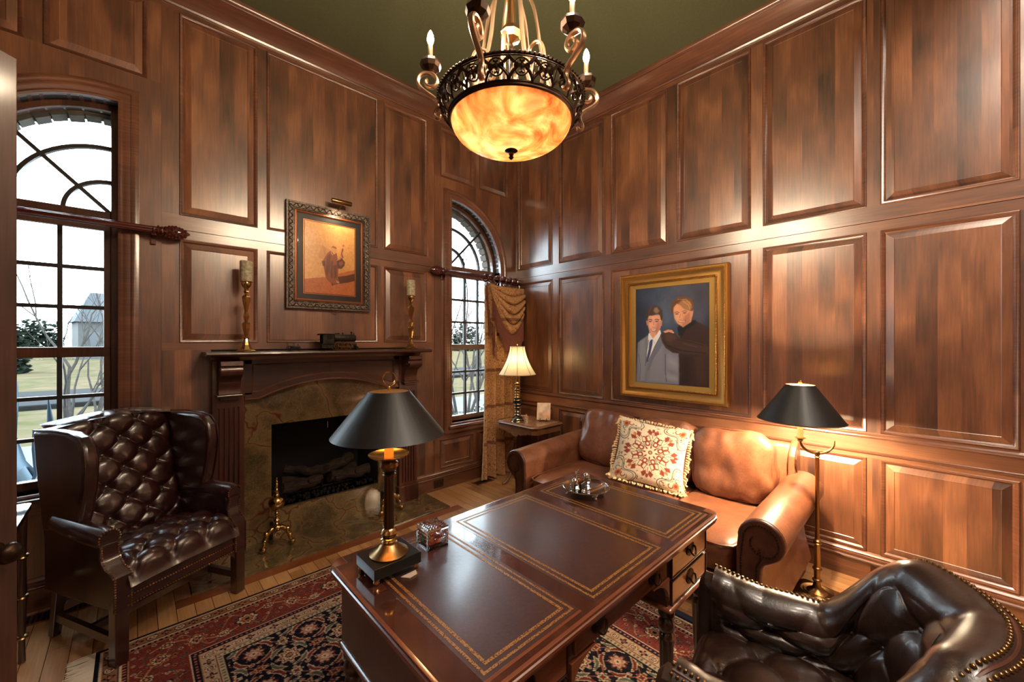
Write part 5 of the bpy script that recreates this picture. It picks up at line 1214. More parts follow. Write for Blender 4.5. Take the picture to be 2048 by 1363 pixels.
m = MB(); m.tube([(-1.822, -2.345, ZT+.028), (-1.824, -2.344, ZT+.07), (-1.820, -2.346, ZT+.098), (-1.808, -2.352, ZT+.120), (-1.800, -2.356, ZT+.128)], [.006, .005, .0045, .003, .0015], 8); m.tube([(-1.822, -2.345, ZT+.085), (-1.826, -2.346, ZT+.116)], [.003, .002], 6); m.tube([(-1.814, -2.35, ZT+.11), (-1.808, -2.358, ZT+.118)], [.003, .001], 6)
tag(m.build('branch_figurine', M['chrome'], smooth=True), 'slender silver stag-antler figurine standing at the back of the silver tray', 'figurine')
for k, (a, b, mt_) in enumerate((((-1.845, -2.432, ZT+.034), (-1.700, -2.440, ZT+.044), M['brass']), ((-1.850, -2.450, ZT+.034), (-1.730, -2.462, ZT+.038), M['tablewood']))):
    m = MB(); d = Vector(b)-Vector(a); m.tube([tuple(Vector(a)+d*t_) for t_ in (0, .08, .2, .7, .97, 1)], [.0008, .003, .0052, .0052, .004, .002], 10)
    tag(m.build('fountain_pen', mt_, smooth=True), ['gold pen lying across the front of the silver tray', 'brown wooden pen lying in front of the gold one on the silver tray'][k], 'pen')
o = MB().sphere((0, 0, .011), .011, 10, 8).build('silver_stopper', M['chrome'], smooth=True); o.location = (-1.868, -2.428, ZT+.0275); tag(o, 'small silver ball stopper at the front left of the tray', 'stopper')

# ================================================================ DESK CHAIR (foreground right)
DC = thing('desk_chair', 'chocolate leather tufted barrel-back desk chair with nailhead rim, drawn up to the desk', 'desk chair', (-2.05, -3.46, .006), math.radians(10))
HWc = .300
def cpath(s):
    """U-shaped plan, s 0..1 from one arm tip round the back to the other arm tip; front is +y"""
    L1 = .38; r = HWc; Lc = PI*r; T = 2*L1+Lc; d = s*T
    if d < L1: return Vector((-r, .36-d, 0)), Vector((-1, 0, 0))
    if d < L1+Lc: a = PI+(d-L1)/r; return Vector((r*math.cos(a), -.02+r*math.sin(a)*.80, 0)), Vector((math.cos(a), math.sin(a), 0))
    return Vector((r, -.02+(d-L1-Lc), 0)), Vector((1, 0, 0))
def ctop(s):
    q = abs(2*s-1); k = min(max((.60-q)/.36, 0), 1); k = k*k*(3-2*k); return .555+.300*k+.03*max(0, (q-.80)/.20)
def inner(s, t):
    p, n = cpath(s); z0 = .40; zt = ctop(s); H = zt-z0; roll = .055
    q = abs(2*s-1); lean = .07*max(0, 1-q*1.15)
    if t < .78:
        k = t/.78; return p+n*(-.055+lean*k*k)+Vector((0, 0, z0+(H-.0)*k*.93))
    a = (t-.78)/.22*PI*.95; c = p+n*(lean+.0)+Vector((0, 0, z0+H*.93)); return c+n*(-.055*math.cos(a))+Vector((0, 0, .055*math.sin(a)))
tufted(lambda s, t: tuple(inner(s, t)), 300, 110, 1.70, .50, .130, .110, .038, 'tufted_back', M['choc'], DC, -1, v0=-.04, u0=.0, edge=.05, fade=lambda s, t: 1-.85*min(max((t-.72)/.14, 0), 1))
def outer(s, t):
    p, n = cpath(s); zt = ctop(s); q = abs(2*s-1); lean = .07*max(0, 1-q*1.15); z1 = .40+(zt-.40)*.93
    a = inner(s, 1.0); b = p+n*.028+Vector((0, 0, .36)); k = t; return tuple(a*(1-k)+b*k+n*.012*math.sin(PI*k))
m = MB(); m.grid(outer, 120, 12); m.build('outside_back', M['choc'], DC, smooth=True)
for e in (0, 1):
    m = MB(); ring = [inner(float(e), t/20) for t in range(21)]+[Vector(outer(float(e), t/6)) for t in range(1, 7)]; ring = ring+[inner(float(e), 0)-Vector((0, 0, .08))]
    f = [tuple(p) for p in ring]; g = [tuple(p+Vector((0, .030, 0))) for p in ring]; c = sum(ring, Vector())/len(ring)
    h = [tuple(c+(p-c)*.8+Vector((0, .050, 0))) for p in ring]; m.loft([f, g, h]); m.build('arm_front', M['choc'], DC, smooth=True)
m = MB()
def rimp(s_, a, r):
    p, n = cpath(s_); q = abs(2*s_-1); c = p+n*(.07*max(0, 1-q*1.15))+Vector((0, 0, .40+(ctop(s_)-.40)*.93)); return c-n*(r*math.cos(a))+Vector((0, 0, r*math.sin(a)))
for tt, rt in ((1.80, .087), (2.12, .085)): nails([rimp(i/160, tt, rt) for i in range(161)], .0165, .0062, '', None, None, m, False)
tag(m.build('nailhead_trim', M['abrass'], DC, smooth=True), kind='stuff')
m = MB(); m.tube([rimp(i/120, 1.96, .081) for i in range(121)], .006, 8); m.build('rim_braid', M['tand'], DC, smooth=True)
def cseat(s, t):
    x = (s*2-1)*.262; y = -.24+.62*t; r = 1-max(0, (-(y+.02))/.26)**2; x *= math.sqrt(max(r, .05)); z = .40+.065*(1-(2*s-1)**4)*math.sin(PI*(.12+.80*t))**.6
    if t > .93: k = (t-.93)/.07; z -= .05*k*k
    return (x, y, z)
tufted(cseat, 90, 110, .524, .62, .13, .11, .036, 'seat', M['choc'], DC, 1, edge=.05)
m = MB(); m.loft([[(x, y+.0, z) for x, y in rrect(-.285, .285, -.26, .39, .12)] for z in (.33, .43)]); m.build('seat_frame', M['choc'], DC, bevel=.01)
m = MB(); m.lathe([(.03, .12), (.03, .33)], 16, (0, .02, 0)); m.build('column', M['darkwood'], DC, smooth=True)
for k in range(5):
    a = k*2*PI/5+.5; c, s = math.cos(a), math.sin(a); m = MB(); m.tube([(.02*c, .02*s+.02, .14), (.15*c, .15*s+.02, .12), (.28*c, .28*s+.02, .075)], [.028, .024, .018], 8); m.build('base_arm', M['darkwood'], DC, smooth=True)
    m = MB(); m.lathe([(0, -.012), (.026, -.012), (.028, 0), (.026, .012), (0, .012)], 14, (.28*c, .28*s+.02, .029), 'Y'); m.tube([(.28*c, .28*s+.02, .05), (.28*c, .28*s+.02, .08)], .008, 6); m.build('caster', M['abrass'], DC, smooth=True)
# ================================================================ END TABLE IN THE CORNER
et = thing('end_table', 'small walnut end table with clipped corners and scroll trestle, between the curtain and the sofa', 'side table', (-.345, -.56, 0))
ew, ed = .25, .325
oct_ = lambda a, b, c: [(-a+c, -b), (a-c, -b), (a, -b+c), (a, b-c), (a-c, b), (-a+c, b), (-a, b-c), (-a, -b+c)]
m = MB(); m.loft([[(x, y, z) for x, y in oct_(ew-g, ed-g, .05)] for g, z in ((.012, .682), (.004, .688), (0, .694), (.004, .700), (.008, .703))]); tp = m.build('top', M['tablewood'], et, smooth=True, angle=30)
m = MB(); m.loft([[(x, y, z) for x, y in oct_(ew-g, ed-g, .05)] for g, z in ((.020, .703), (.022, .710), (.038, .710), (.040, .7035))], cap=False); m.build('raised_rim', M['tablewood'], et)
M['inlay'] = (lambda t: t.set(col=t.ramp(t.noise(t.coord(), 22, 5, .6, 1.5), [(.35, srgb(112, 76, 50)), (.6, srgb(176, 138, 104))]), rough=.3, coat=.4))(NT('marbled_top_inlay')).m
MB().loft([[(x, y, z) for x, y in oct_(ew-.045, ed-.045, .04)] for z in (.703, .7045)]).build('marble_inlay', M['inlay'], et)
m = MB(); m.loft([[(x, y, z) for x, y in oct_(ew-.022, ed-.022, .05)] for z in (.62, .683)]); m.build('apron', M['tablewood'], et)
for y in (-.17, .17):
    m = MB(); m.wprism(lambda a, b, d: (a, y+d, b), [(-.020, .60), (-.05, .42), (-.03, .30), (-.028, .18), (.028, .18), (.03, .30), (.05, .42), (.020, .60), (.10, .622), (-.10, .622)], -.012, .012); m.build('trestle', M['tablewood'], et)
    for s in (-1, 1):
        m = MB(); m.tube([(0, y, .215), (s*.05, y, .20), (s*.105, y, .14), (s*.14, y, .075), (s*.19, y, .035), (s*.235, y, .018), (s*.25, y, .022)], [.022, .024, .022, .019, .017, .016, .010], 10); m.build('scroll_foot', M['tablewood'], et, smooth=True)
MB().box(-.012, .012, -.17, .17, .25, .29).build('stretcher', M['tablewood'], et)
for sx in (-1, 1):
    m = MB(); pts = [(-.19, .622), (.19, .622), (.19, .612), (.12, .602), (.09, .588), (.06, .600), (.035, .575), (0, .566), (-.035, .575), (-.06, .600), (-.09, .588), (-.12, .602), (-.19, .612)]
    m.wprism(lambda a, b, d, sx=sx: (sx*(ew-.03)+d, a, b), pts, -.006, .006); m.build('carved_skirt', M['tablewood'], et)
tl = thing('table_lamp', 'turned black and gold table lamp with flared cream paneled shade on the end table', 'lamp', (-.470, -.500, .7048))
prof = [(0, 0), (.070, 0), (.074, .008), (.070, .020), (.060, .028), (.062, .040), (.050, .052), (.038, .060), (.028, .070), (.034, .080), (.028, .088), (.022, .10), (.032, .115), (.024, .125), (.020, .14), (.034, .150), (.036, .175), (.030, .19)]
m = MB(); m.lathe(prof, 28); m.build('base', M['black'], tl, smooth=True, angle=40)
m = MB(); m.lathe([(.036, .19), (.042, .205), (.044, .235), (.040, .26), (.030, .268)], 28); m.build('vase', M['black'], tl, smooth=True, angle=40)
m = MB()
for r, z in ((.073, .010), (.062, .034), (.034, .080), (.032, .115), (.036, .162), (.040, .198), (.043, .243), (.034, .272), (.032, .300), (.030, .332), (.032, .36), (.028, .40), (.030, .425)): m.lathe([(r-.012, z-.005), (r, z-.004), (r+.002, z), (r, z+.004), (r-.012, z+.005)], 24)
m.build('gilt_ring', M['brass'], tl, smooth=True, angle=50)
m = MB(); m.lathe([(.030, .265), (.022, .285), (.028, .30), (.018, .32), (.024, .345), (.026, .365), (.018, .385), (.022, .41), (.026, .43), (.014, .44), (.010, .50)], 24); m.build('upper_stem', M['abrass'], tl, smooth=True, angle=40)
k = 48; RR = []
def bell(t): return .082+(.205-.082)*(t**1.7)
m = MB()
for i in range(12):
    t = i/11; z = .832-.305*t; RR.append([((bell(t)*(1-.025*abs(math.sin(4*a)))*math.cos(a)), bell(t)*(1-.025*abs(math.sin(4*a)))*math.sin(a), z) for a in [2*PI*j/k for j in range(k)]])
m.loft(RR, cap=False); sh_ = m.build('shade', M['shadec'], tl, smooth=True, angle=60)
m = MB()
for j in range(8):
    a = j*PI/4; m.tube([(bell(i/11)*1.004*math.cos(a), bell(i/11)*1.004*math.sin(a), .832-.305*i/11) for i in range(12)], .0022, 5)
m.build('seam_braid', plain('dark_seam_braid', srgb(70, 58, 40), .8), sh_)
m = MB(); m.tube([(bell(0)*math.cos(a), bell(0)*math.sin(a), .832) for a in [2*PI*j/40 for j in range(40)]], .004, 6, closed=True, cap=False); m.tube([(bell(1)*math.cos(a)*.99, bell(1)*math.sin(a)*.99, .527) for a in [2*PI*j/40 for j in range(40)]], .004, 6, closed=True, cap=False); m.build('shade_trim', plain('cream_braid', srgb(210, 190, 150), .8), sh_)
m = MB(); m.tube([(0, 0, .5), (0, 0, .85)], .003, 6); m.sphere((0, 0, .858), .010, 10, 8); m.build('finial', M['brass'], tl, smooth=True)
M['bulb_t'] = NT('table_lamp_bulb').set(col=(1, .9, .75), ecol=(1, .78, .50), estr=90.0).m
m = MB(); m.sphere((0, .0, .66), .028, 12, 8); m.build('bulb', M['bulb_t'], tl, smooth=True)
hf = thing('miniature_house', 'tiny cream steeple-roofed house ornament on the end table by the lamp', 'ornament', (-.455, -.625, .7048), .3)
m = MB(); m.box(-.014, .014, -.012, .012, 0, .055); m.build('walls', plain('cream_bisque', srgb(206, 190, 168), .7), hf)
m = MB(); m.add([(-.018, -.016, .052), (.018, -.016, .052), (.018, .016, .052), (-.018, .016, .052), (0, 0, .105)], [(0, 1, 4), (1, 2, 4), (2, 3, 4), (3, 0, 4), (0, 3, 2, 1)]); m.build('roof', plain('tan_roof_glaze', srgb(170, 132, 96), .6), hf)
m = MB(); m.box(-.0146, -.0140, -.004, .004, .008, .024); m.box(-.0146, -.0140, -.004, .004, .032, .044); m.box(-.005, .003, -.0126, -.0120, .03, .042); m.build('window', M['soot'], hf)
es = thing('display_easel', 'small dark scroll-footed easel on the end table', 'easel', (-.250, -.690, .7048), -.95)
for s in (-1, 1):
    m = MB(); m.tube([(s*.035, .05, .004), (s*.035, .0, .010), (s*.035, -.030, .006), (s*.035, -.042, .02), (s*.035, -.034, .034), (s*.035, -.026, .026)], .005, 6); m.tube([(s*.035, -.012, .010), (s*.035, .012, .06), (s*.028, .045, .17), (0, .055, .20)], .004, 6); m.build('side_rail', M['darkwood'], es)
m = MB(); m.tube([(0, .055, .20), (0, .09, .004)], .004, 6); m.build('back_leg', M['darkwood'], es)
Pk = Paint(60, 80, (226, 196, 168)); Pk.noise(3, 60, 4); Pk.noise(6, 50, 9); Pk.ell(.5, .35, .3, .25, (236, 220, 206), 0, .9, .7); Pk.ell(.7, .75, .3, .25, (196, 120, 84), 0, .9, .5)
bk = thing('display_book', 'upright booklet with a soft peach and cream cover standing on the small easel', 'book', (-.250, -.690, .7048), -.95)
m = MB(); m.add([(x, y+z*.27, z) for x in (-.075, .075) for y in (-.012, .004) for z in (.018, .200)], [(0, 1, 3, 2), (4, 6, 7, 5), (0, 4, 5, 1), (2, 3, 7, 6), (0, 2, 6, 4), (1, 5, 7, 3)]); m.build('pages', plain('page_edge', srgb(196, 160, 120), .7), bk)
painted('cover', Pk, lambda X, Y: (-.075+.15*X, -.0126+(.200-.182*Y)*.27, .200-.182*Y), attr('soft_print_cover', .4), bk)

# ================================================================ FLOOR LAMP
fl = thing('floor_lamp', 'brass floor lamp with a black cone shade on a candle arm, right of the sofa', 'floor lamp', (-.455, -3.178, 0), -.12)
def sq(w, z, c=.012): return [(x, y, z) for x, y in [(-w+c, -w), (w-c, -w), (w, -w+c), (w, w-c), (w-c, w), (-w+c, w), (-w, w-c), (-w, -w+c)]]
m = MB(); m.loft([sq(.118, .004), sq(.120, .008), sq(.120, .018), sq(.112, .022), (sq(.110, .026)), sq(.104, .030), sq(.098, .032)]); m.build('base', M['abrass'], fl, smooth=True, angle=20)
m = MB(); m.lathe([(.090, .032), (.086, .036), (.074, .033), (.070, .038), (.056, .035), (.050, .040), (.034, .046), (.024, .062), (.019, .082), (.018, .095)], 32)
for z in (.098, .170): m.lathe([(.016, z-.004), (.024, z), (.026, z+.008), (.022, z+.014), (.016, z+.018)], 24)
m.lathe([(.016, .11), (.018, .17)], 20); m.build('turned_foot', M['abrass'], fl, smooth=True, angle=50)
m = MB(); m.lathe([(.017, .185), (.0175, .20), (.0150, .325), (.018, .328)], 20); m.lathe([(.018, .328), (.024, .334), (.016, .341), (.022, .350), (.012, .360)], 20); m.lathe([(.012, .36), (.0118, .362), (.0105, .87), (.012, .872)], 20); m.build('pole', M['abrass'], fl, smooth=True, angle=50)
m = MB(); m.lathe([(.012, .870), (.016, .874), (.010, .880), (.014, .888), (.014, .905), (.010, .910)], 20); m.build('knuckle', M['abrass'], fl, smooth=True, angle=50)
# arm: a U in the plane facing the room (towards image left = -lx)
ax = Vector((math.cos(2.10+.12), math.sin(2.10+.12), 0))    # direction of the candle side
m = MB(); m.tube([tuple(ax*(.092*math.sin(a))+Vector((0, 0, .895+.078*(1-math.cos(a))))) for a in [PI/2*i/12*1.06 for i in range(13)]], [.0075]*9+[.007, .007, .006, .006], 8)
m.tube([tuple(-ax*(.092*math.sin(a))+Vector((0, 0, .895+.078*(1-math.cos(a))))) for a in [PI/2*i/12*1.05 for i in range(13)]], [.0075]*6+[.0065]*4+[.005, .004, .003], 8); m.build('swan_arm', M['abrass'], fl, smooth=True)
cx, cy = ax.x*.092, ax.y*.092
m = MB(); m.lathe([(.010, .965), (.016, .972), (.012, .978), (.026, .986), (.030, .990), (.012, .992)], 24, (cx, cy, 0)); m.build('drip_pan', M['abrass'], fl, smooth=True, angle=40)
m = MB(); m.lathe([(.0150, .990), (.0150, 1.10), (.0, 1.101)], 20, (cx, cy, 0)); m.build('candle_sleeve', M['ivory'], fl, smooth=True, angle=40)
M['bulb_f'] = NT('floor_lamp_bulb').set(col=(1, .9, .75), ecol=(1, .76, .48), estr=4300.0).m
m = MB(); m.sphere((cx, cy, 1.262), .022, 12, 8, (1, 1, 1.2)); m.lathe([(.009, 1.101), (.009, 1.24)], 12, (cx, cy, 0)); m.build('bulb', M['bulb_f'], fl, smooth=True)
seg = 48
s = MB(); z0, z1, r0, r1, th = 1.100, 1.322, .232, .078, .0024
s.lathe([(r0, z0), (r1, z1), (r1-th, z1), (r0-th, z0)], seg, (cx, cy, 0), cap=False); s.f += [(3*seg+i, 3*seg+(i+1) % seg, (i+1) % seg, i) for i in range(seg)]; sf = s.build('shade', M['shadeb'], fl, smooth=True, angle=50)
s = MB(); s.lathe([(r0-th-.0006, z0+.002), (r1-th-.0006, z1-.002)], seg, (cx, cy, 0), cap=False); s.build('shade_lining', M['shadein'], sf, smooth=True)
s = MB()
for r, z in ((r0, z0), (r1, z1)): s.tube([(cx+r*math.cos(a), cy+r*math.sin(a), z) for a in [2*PI*i/48 for i in range(48)]], .003, 6, closed=True, cap=False)
for a in (0, 2.09, 4.19): s.tube([(cx, cy, z1), (cx+r1*math.cos(a), cy+r1*math.sin(a), z1)], .0018, 4)
s.build('shade_trim', M['abrass'], sf, smooth=True)
m = MB(); m.tube([(cx, cy, 1.19), (cx, cy, 1.335)], .003, 6); m.lathe([(0, 1.330), (.012, 1.331), (.013, 1.345), (.008, 1.352), (0, 1.353)], 12, (cx, cy, 0)); m.build('finial', M['brass'], fl, smooth=True)
m = MB(); m.tube([(-.50, -3.03, .012), (-.47, -2.99, .006), (-.40, -2.95, .006), (-.33, -2.965, .006), (-.27, -2.93, .006), (-.22, -2.90, .006), (-.16, -2.93, .006), (-.10, -2.91, .006)], .0032, 6); m.tube([(-.40, -3.06, .030), (-.38, -3.03, .008), (-.36, -3.00, .006), (-.39, -2.97, .008), (-.35, -2.98, .012)], .0032, 6); m.box(-.41, -.375, -3.01, -2.99, .002, .014)
tag(m.build('lamp_cord', M['iron'], smooth=True), 'thin dark electrical cord with plug trailing from the floor lamp to the sofa', 'cord')

# ================================================================ CHANDELIER
CH = thing('chandelier', 'bronze and champagne iron chandelier with amber glass bowl and candle arms, over the desk', 'chandelier', (-2.315, -2.355, 2.596))
k = 56
m = MB(); m.lathe([(.272*math.sin(a)**.92 if a > 0 else 0, -.128*math.cos(a)**1.0) for a in [PI/2*i/16 for i in range(17)]], k, cap=False); m.build('glass_bowl', M['bowl'], CH, smooth=True, angle=0)
def torus(m, R, z, r, tw=0, n=72, seg=6): m.tube([(R*math.cos(a), R*math.sin(a), z+tw*math.sin(a*36)) for a in [2*PI*i/n for i in range(n)]], r, seg, closed=True, cap=False)
m = MB(); torus(m, .277, .000, .008); torus(m, .284, .008, .005); m.build('lower_ring', M['bronze'], CH, smooth=True)
m = MB(); torus(m, .324, .088, .006); torus(m, .322, .079, .003)
for i in range(110): a = 2*PI*i/110; m.sphere((.331*math.cos(a), .331*math.sin(a), .088), .0052, 5, 4)
m.build('rope_rim', M['bronze'], CH, smooth=True)
def band(a, h): r = .286+.036*h+.010*math.sin(PI*h); return (r*math.cos(a), r*math.sin(a), .010+.070*h)
N = 20; da = 2*PI/N; m = MB()
m.tube([band(.30*da*math.cos(t), .5+.36*math.sin(t)) for t in [2*PI*i/18 for i in range(18)]], .0062, 5, closed=True, cap=False, flat=.6)
for s in (-1, 1):
    for e in (0, 1):
        m.tube([band(s*da*(.5-.34*t**1.4), abs(e-(.02+.46*t))) for t in [i/7 for i in range(8)]], .0066, 5)
        m.tube([band(s*da*(.10+.10*math.cos(t)), abs(e-(.36+.10*math.sin(t)))) for t in [PI*1.5*i/8 for i in range(9)]], .0045, 4)
m.tube([band(-.3*da, .5), band(-.06*da, .5), band(.3*da, .5)], .0048, 5); m.tube([band(.5*da, 0), band(.5*da, 1)], .0036, 5); m.sphere(band(0, .5), .0085, 6, 4)
mo = m.build('filigree_motif', M['bronze'], CH, smooth=True)
for i in range(1, N): place(mo, CH, rz=i*da)
m = MB(); m.lathe([(0, -.124), (.026, -.126), (.030, -.130), (.020, -.134), (.010, -.138), (.012, -.146), (.008, -.153), (.012, -.160), (.006, -.168), (0, -.171)], 16); m.build('bottom_finial', M['bronze'], CH, smooth=True, angle=50)
# six scroll arms with faceted cups and candle bulbs
av = math.atan2(-.726, -.688)                       # towards the camera
th = [-83, -20, 41, 101, 161, 221]
path = [(.318, .010), (.322, .0), (.334, -.002), (.343, .008), (.341, .024), (.332, .040), (.330, .058), (.342, .082), (.376, .105), (.406, .128), (.418, .152), (.410, .178), (.388, .193), (.360, .194), (.339, .178), (.335, .155), (.347, .137), (.366, .133), (.381, .142), (.383, .156), (.374, .164)]
from mathutils.geometry import interpolate_bezier
def smooth(pts, n=4):
    out = []
    for i in range(len(pts)-1):
        p0, p1, p2, p3 = [Vector(pts[min(max(j, 0), len(pts)-1)]) for j in (i-1, i, i+1, i+2)]
        for k_ in range(n):
            t = k_/n; out.append(.5*((2*p1)+(-p0+p2)*t+(2*p0-5*p1+4*p2-p3)*t*t+(-p0+3*p1-3*p2+p3)*t**3))
    return out+[Vector(pts[-1])]
sp = smooth(path)
arm0 = None
for i, d in enumerate(th):
    a = av+math.radians(d)
    if arm0 is None:
        m = MB(); m.tube([(p.x, 0, p.y) for p in sp], [.0075 if j < 20 else .0085 for j in range(len(sp))], 8, flat=1.5); arm = m.build('scroll_arm', M['champagne'], CH, smooth=True); arm.rotation_euler = (0, 0, a)
        m = MB(); R_ = []
        for r, z in ((.006, .196), (.022, .200), (.040, .214), (.047, .232), (.040, .248), (.030, .254), (.010, .250)): R_.append([(.362+r*(1+.05*(j % 2))*math.cos(2*PI*j/9), r*(1+.05*(j % 2))*math.sin(2*PI*j/9), z) for j in range(9)])
        m.loft(R_); cup = m.build('cup', M['bronze'], arm)
        m = MB(); m.lathe([(.0105, .248), (.0105, .318), (.009, .321)], 12, (.362, 0, 0)); sl = m.build('candle_sleeve', M['champagne'], arm, smooth=True, angle=50)
        m = MB(); m.lathe([(.008, .321), (.013, .333), (.0155, .345), (.012, .365), (.005, .381), (.0, .387)], 10, (.362, 0, 0)); bu = m.build('candle_bulb', M['bulb'], arm, smooth=True)
        arm0 = (arm, cup, sl, bu)
    else:
        A = place(arm0[0], CH, rz=a)
        for c_ in arm0[1:]: place(c_, A)
# centre stem, six upright lyre rods and their scrolls
m = MB(); m.tube([(.0045*math.cos(i*.9), .0045*math.sin(i*.9), .02+i*.012) for i in range(105)], .006, 6); m.build('twisted_stem', M['bronze'], CH, smooth=True)
rod = [(.235, .020), (.205, .085), (.165, .20), (.135, .32), (.120, .42), (.10, .52), (.060, .60), (.03, .66)]
r2 = smooth(rod); m = MB(); m.tube([(p.x, 0, p.y) for p in r2], .0075, 8, flat=1.4); ro = m.build('lyre_rod', M['champagne'], CH, smooth=True); ro.rotation_euler = (0, 0, av+.35)
for i in range(1, 6): place(ro, CH, rz=av+.35+i*PI/3)
sc_ = smooth([(.150, .03), (.172, .12), (.185, .20), (.175, .27), (.145, .30), (.110, .290), (.100, .262), (.116, .245), (.132, .256)]); m = MB(); m.tube([(p.x, 0, p.y) for p in sc_], .0065, 8, flat=1.4); so = m.build('inner_scroll', M['champagne'], CH, smooth=True); so.rotation_euler = (0, 0, av+PI/6+.35)
for i in range(1, 6): place(so, CH, rz=av+PI/6+.35+i*PI/3)
m = MB(); m.lathe([(.004, .36), (.040, .375), (.052, .40), (.040, .425), (.012, .44)], 9); m.lathe([(.02, .44), (.016, .60), (.03, .66), (.012, .69)], 16); m.build('centre_hub', M['abrass'], CH)
m = MB(); m.tube([(0, 0, .68), (0, 0, 1.50)], .006, 8); m.lathe([(0, 1.47), (.06, 1.475), (.075, 1.49), (.07, 1.512), (0, 1.513)], 24); m.build('down_rod', M['bronze'], CH, smooth=True, angle=40)
M['bulb_b'] = NT('bowl_bulb').set(col=(1, .9, .75), ecol=(1, .74, .46), estr=6.5).m
for x, y in ((-.095, -.06), (.10, .03), (.0, .12)):
    m = MB(); m.sphere((x, y, -.030), .020, 10, 8); m.build('bowl_bulb', M['bulb_b'], CH, smooth=True)

# ================================================================ CURTAIN RODS AND CURTAIN
M['rodw'] = wood('mahogany_rod_wood', srgb(40, 10, 12), srgb(78, 22, 22), srgb(110, 42, 36), 'X', False, strip=9, rough=.25, coat=.8, stripk=0, blotch=.2)
def rod_(u0, u1, finial, label):
    root = thing('curtain_rod', label, 'curtain rod', (0, -.085, 2.345)); k = 16; m = MB()
    m.loft([[(u, .024*(1-.10*(i % 2))*math.cos(2*PI*i/24), .024*(1-.10*(i % 2))*math.sin(2*PI*i/24)) for i in range(24)] for u in (u0, u1)]); m.build('fluted_pole', M['rodw'], root)
    u, s = (u1, 1) if finial > 0 else (u0, -1)
    m = MB(); m.lathe([(.024, 0), (.034, .006), (.036, .014), (.026, .020), (.032, .028), (.030, .036), (.024, .042)], 24, (u, 0, 0), 'X')
    m.lathe([(.022, .040), (.034, .060), (.040, .085), (.038, .110), (.028, .140), (.014, .165), (.004, .178)], 24, (u, 0, 0), 'X')
    if s < 0: m.v = [(2*u-x, y, z) for x, y, z in m.v]
    m.build('finial', M['rodw'], root, smooth=True, angle=50)
    m = MB()
    for j in range(7):
        for i in range(9):
            t = .050+j*.017; r = [.030, .036, .041, .041, .037, .031, .023][j]; a = 2*PI*(i+.5*(j % 2))/9; m.sphere((u+s*t, r*math.cos(a), r*math.sin(a)), .0075, 6, 4, (1.3, 1, 1))
    m.build('carved_scales', M['rodw'], root, smooth=True)
    bu = u-s*.012
    m = MB(); m.box(bu-.012, bu+.012, -.012, .083, -.036, -.020); m.box(bu-.014, bu+.014, .066, .083, -.085, .04); m.tube([(bu, .026*math.cos(a), .026*math.sin(a)) for a in [PI*.9+PI*1.2*i/10 for i in range(11)]], .010, 6); m.build('bracket', M['rodw'], root, bevel=.003)
    return root
rod_(-4.50, -3.455, 1, 'fluted mahogany curtain rod with carved finial across the left window')
R2 = rod_(-1.150, -.02, -1, 'fluted mahogany curtain rod with rings across the right window')
ring = None
for u in (-.585, -.50, -.40, -.30, -.20, -.11):
    if ring is None:
        m = MB(); m.tube([(.010*math.sin(a*1.0)*0, .040*math.cos(a), .040*math.sin(a)) for a in [2*PI*i/24 for i in range(24)]], .0095, 8, closed=True, cap=False); m.tube([(0, 0, -.048), (0, 0, -.060)], .004, 6); ring = m.build('curtain_ring', M['rodw'], smooth=True); o = ring
    else: o = ring.copy(); C.objects.link(o)
    o.location = (u, -.085, 2.334); o.rotation_euler = (0, 0, .35)
    tag(o, ['first wooden ring from the left on the right-hand rod', 'second wooden ring from the left on the right-hand rod', 'third wooden ring from the left on the right-hand rod', 'fourth wooden ring from the left on the right-hand rod', 'fifth wooden ring, next to last before the corner, on the right-hand rod', 'last wooden ring, in the corner end of the right-hand rod'][[-.585, -.50, -.40, -.30, -.20, -.11].index(u)], 'curtain ring', 'wooden rings on the right-hand rod')
def tapestry():
    t = NT('paisley_tapestry'); co = t.coord(); sp_ = t.n('ShaderNodeSeparateXYZ'); t.l(co, sp_.inputs[0])
    n1 = t.noise(co, 22, 3, .6, 2.5); n2 = t.noise(co, 85, 3, .6, 1)
    vo = t.n('ShaderNodeTexVoronoi', _feature='DISTANCE_TO_EDGE'); t.l(co, vo.inputs['Vector']); vo.inputs['Scale'].default_value = 26
    f = t.math('ADD', t.math('MULTIPLY', n1, .6), t.math('MULTIPLY', n2, .4))
    c = t.ramp(f, [(.36, srgb(104, 52, 38)), (.44, srgb(164, 104, 64)), (.50, srgb(216, 176, 120)), (.56, srgb(150, 90, 58)), (.64, srgb(224, 188, 136))])
    c = t.mix(t.math('MULTIPLY', t.math('SUBTRACT', 1.0, t.math('DIVIDE', vo.outputs['Distance'], .14), True), .35), c, srgb(96, 60, 44))
    band = t.math('PINGPONG', t.math('ADD', sp_.outputs[2], 0), .21); c = t.mix(t.math('MULTIPLY', t.math('LESS_THAN', band, .018), .7), c, srgb(92, 46, 34))
    t.set(col=c, rough=.85); t.bump(t.noise(co, 400, 2), .4, .002); return t.m
M['tap'] = tapestry()
M['fringe'] = plain('rust_bullion_fringe', srgb(112, 62, 48), .85)
cu = thing('curtain', 'floor-length paisley tapestry curtain with cord edge at the right of the corner window', 'curtain', (-.365, -.095, 0))
def cur(s, t):
    z = 2.24-(2.24-.012)*t; w = .275+.045*t; x = (s*2-1)*w+.02*(1-t); ph = 2*PI*4.5*s+.8*math.sin(3*t)
    return (x, -.022-(.030+.022*t)*math.sin(ph)-.02*t, z+.015*math.sin(ph*1.3)*(t > .98))
m = MB(); m.grid(cur, 110, 50); m.grid(lambda s, t: (cur(s, t)[0], cur(s, t)[1]+.004, cur(s, t)[2]), 110, 50); m.build('drape', M['tap'], cu, smooth=True, angle=0)
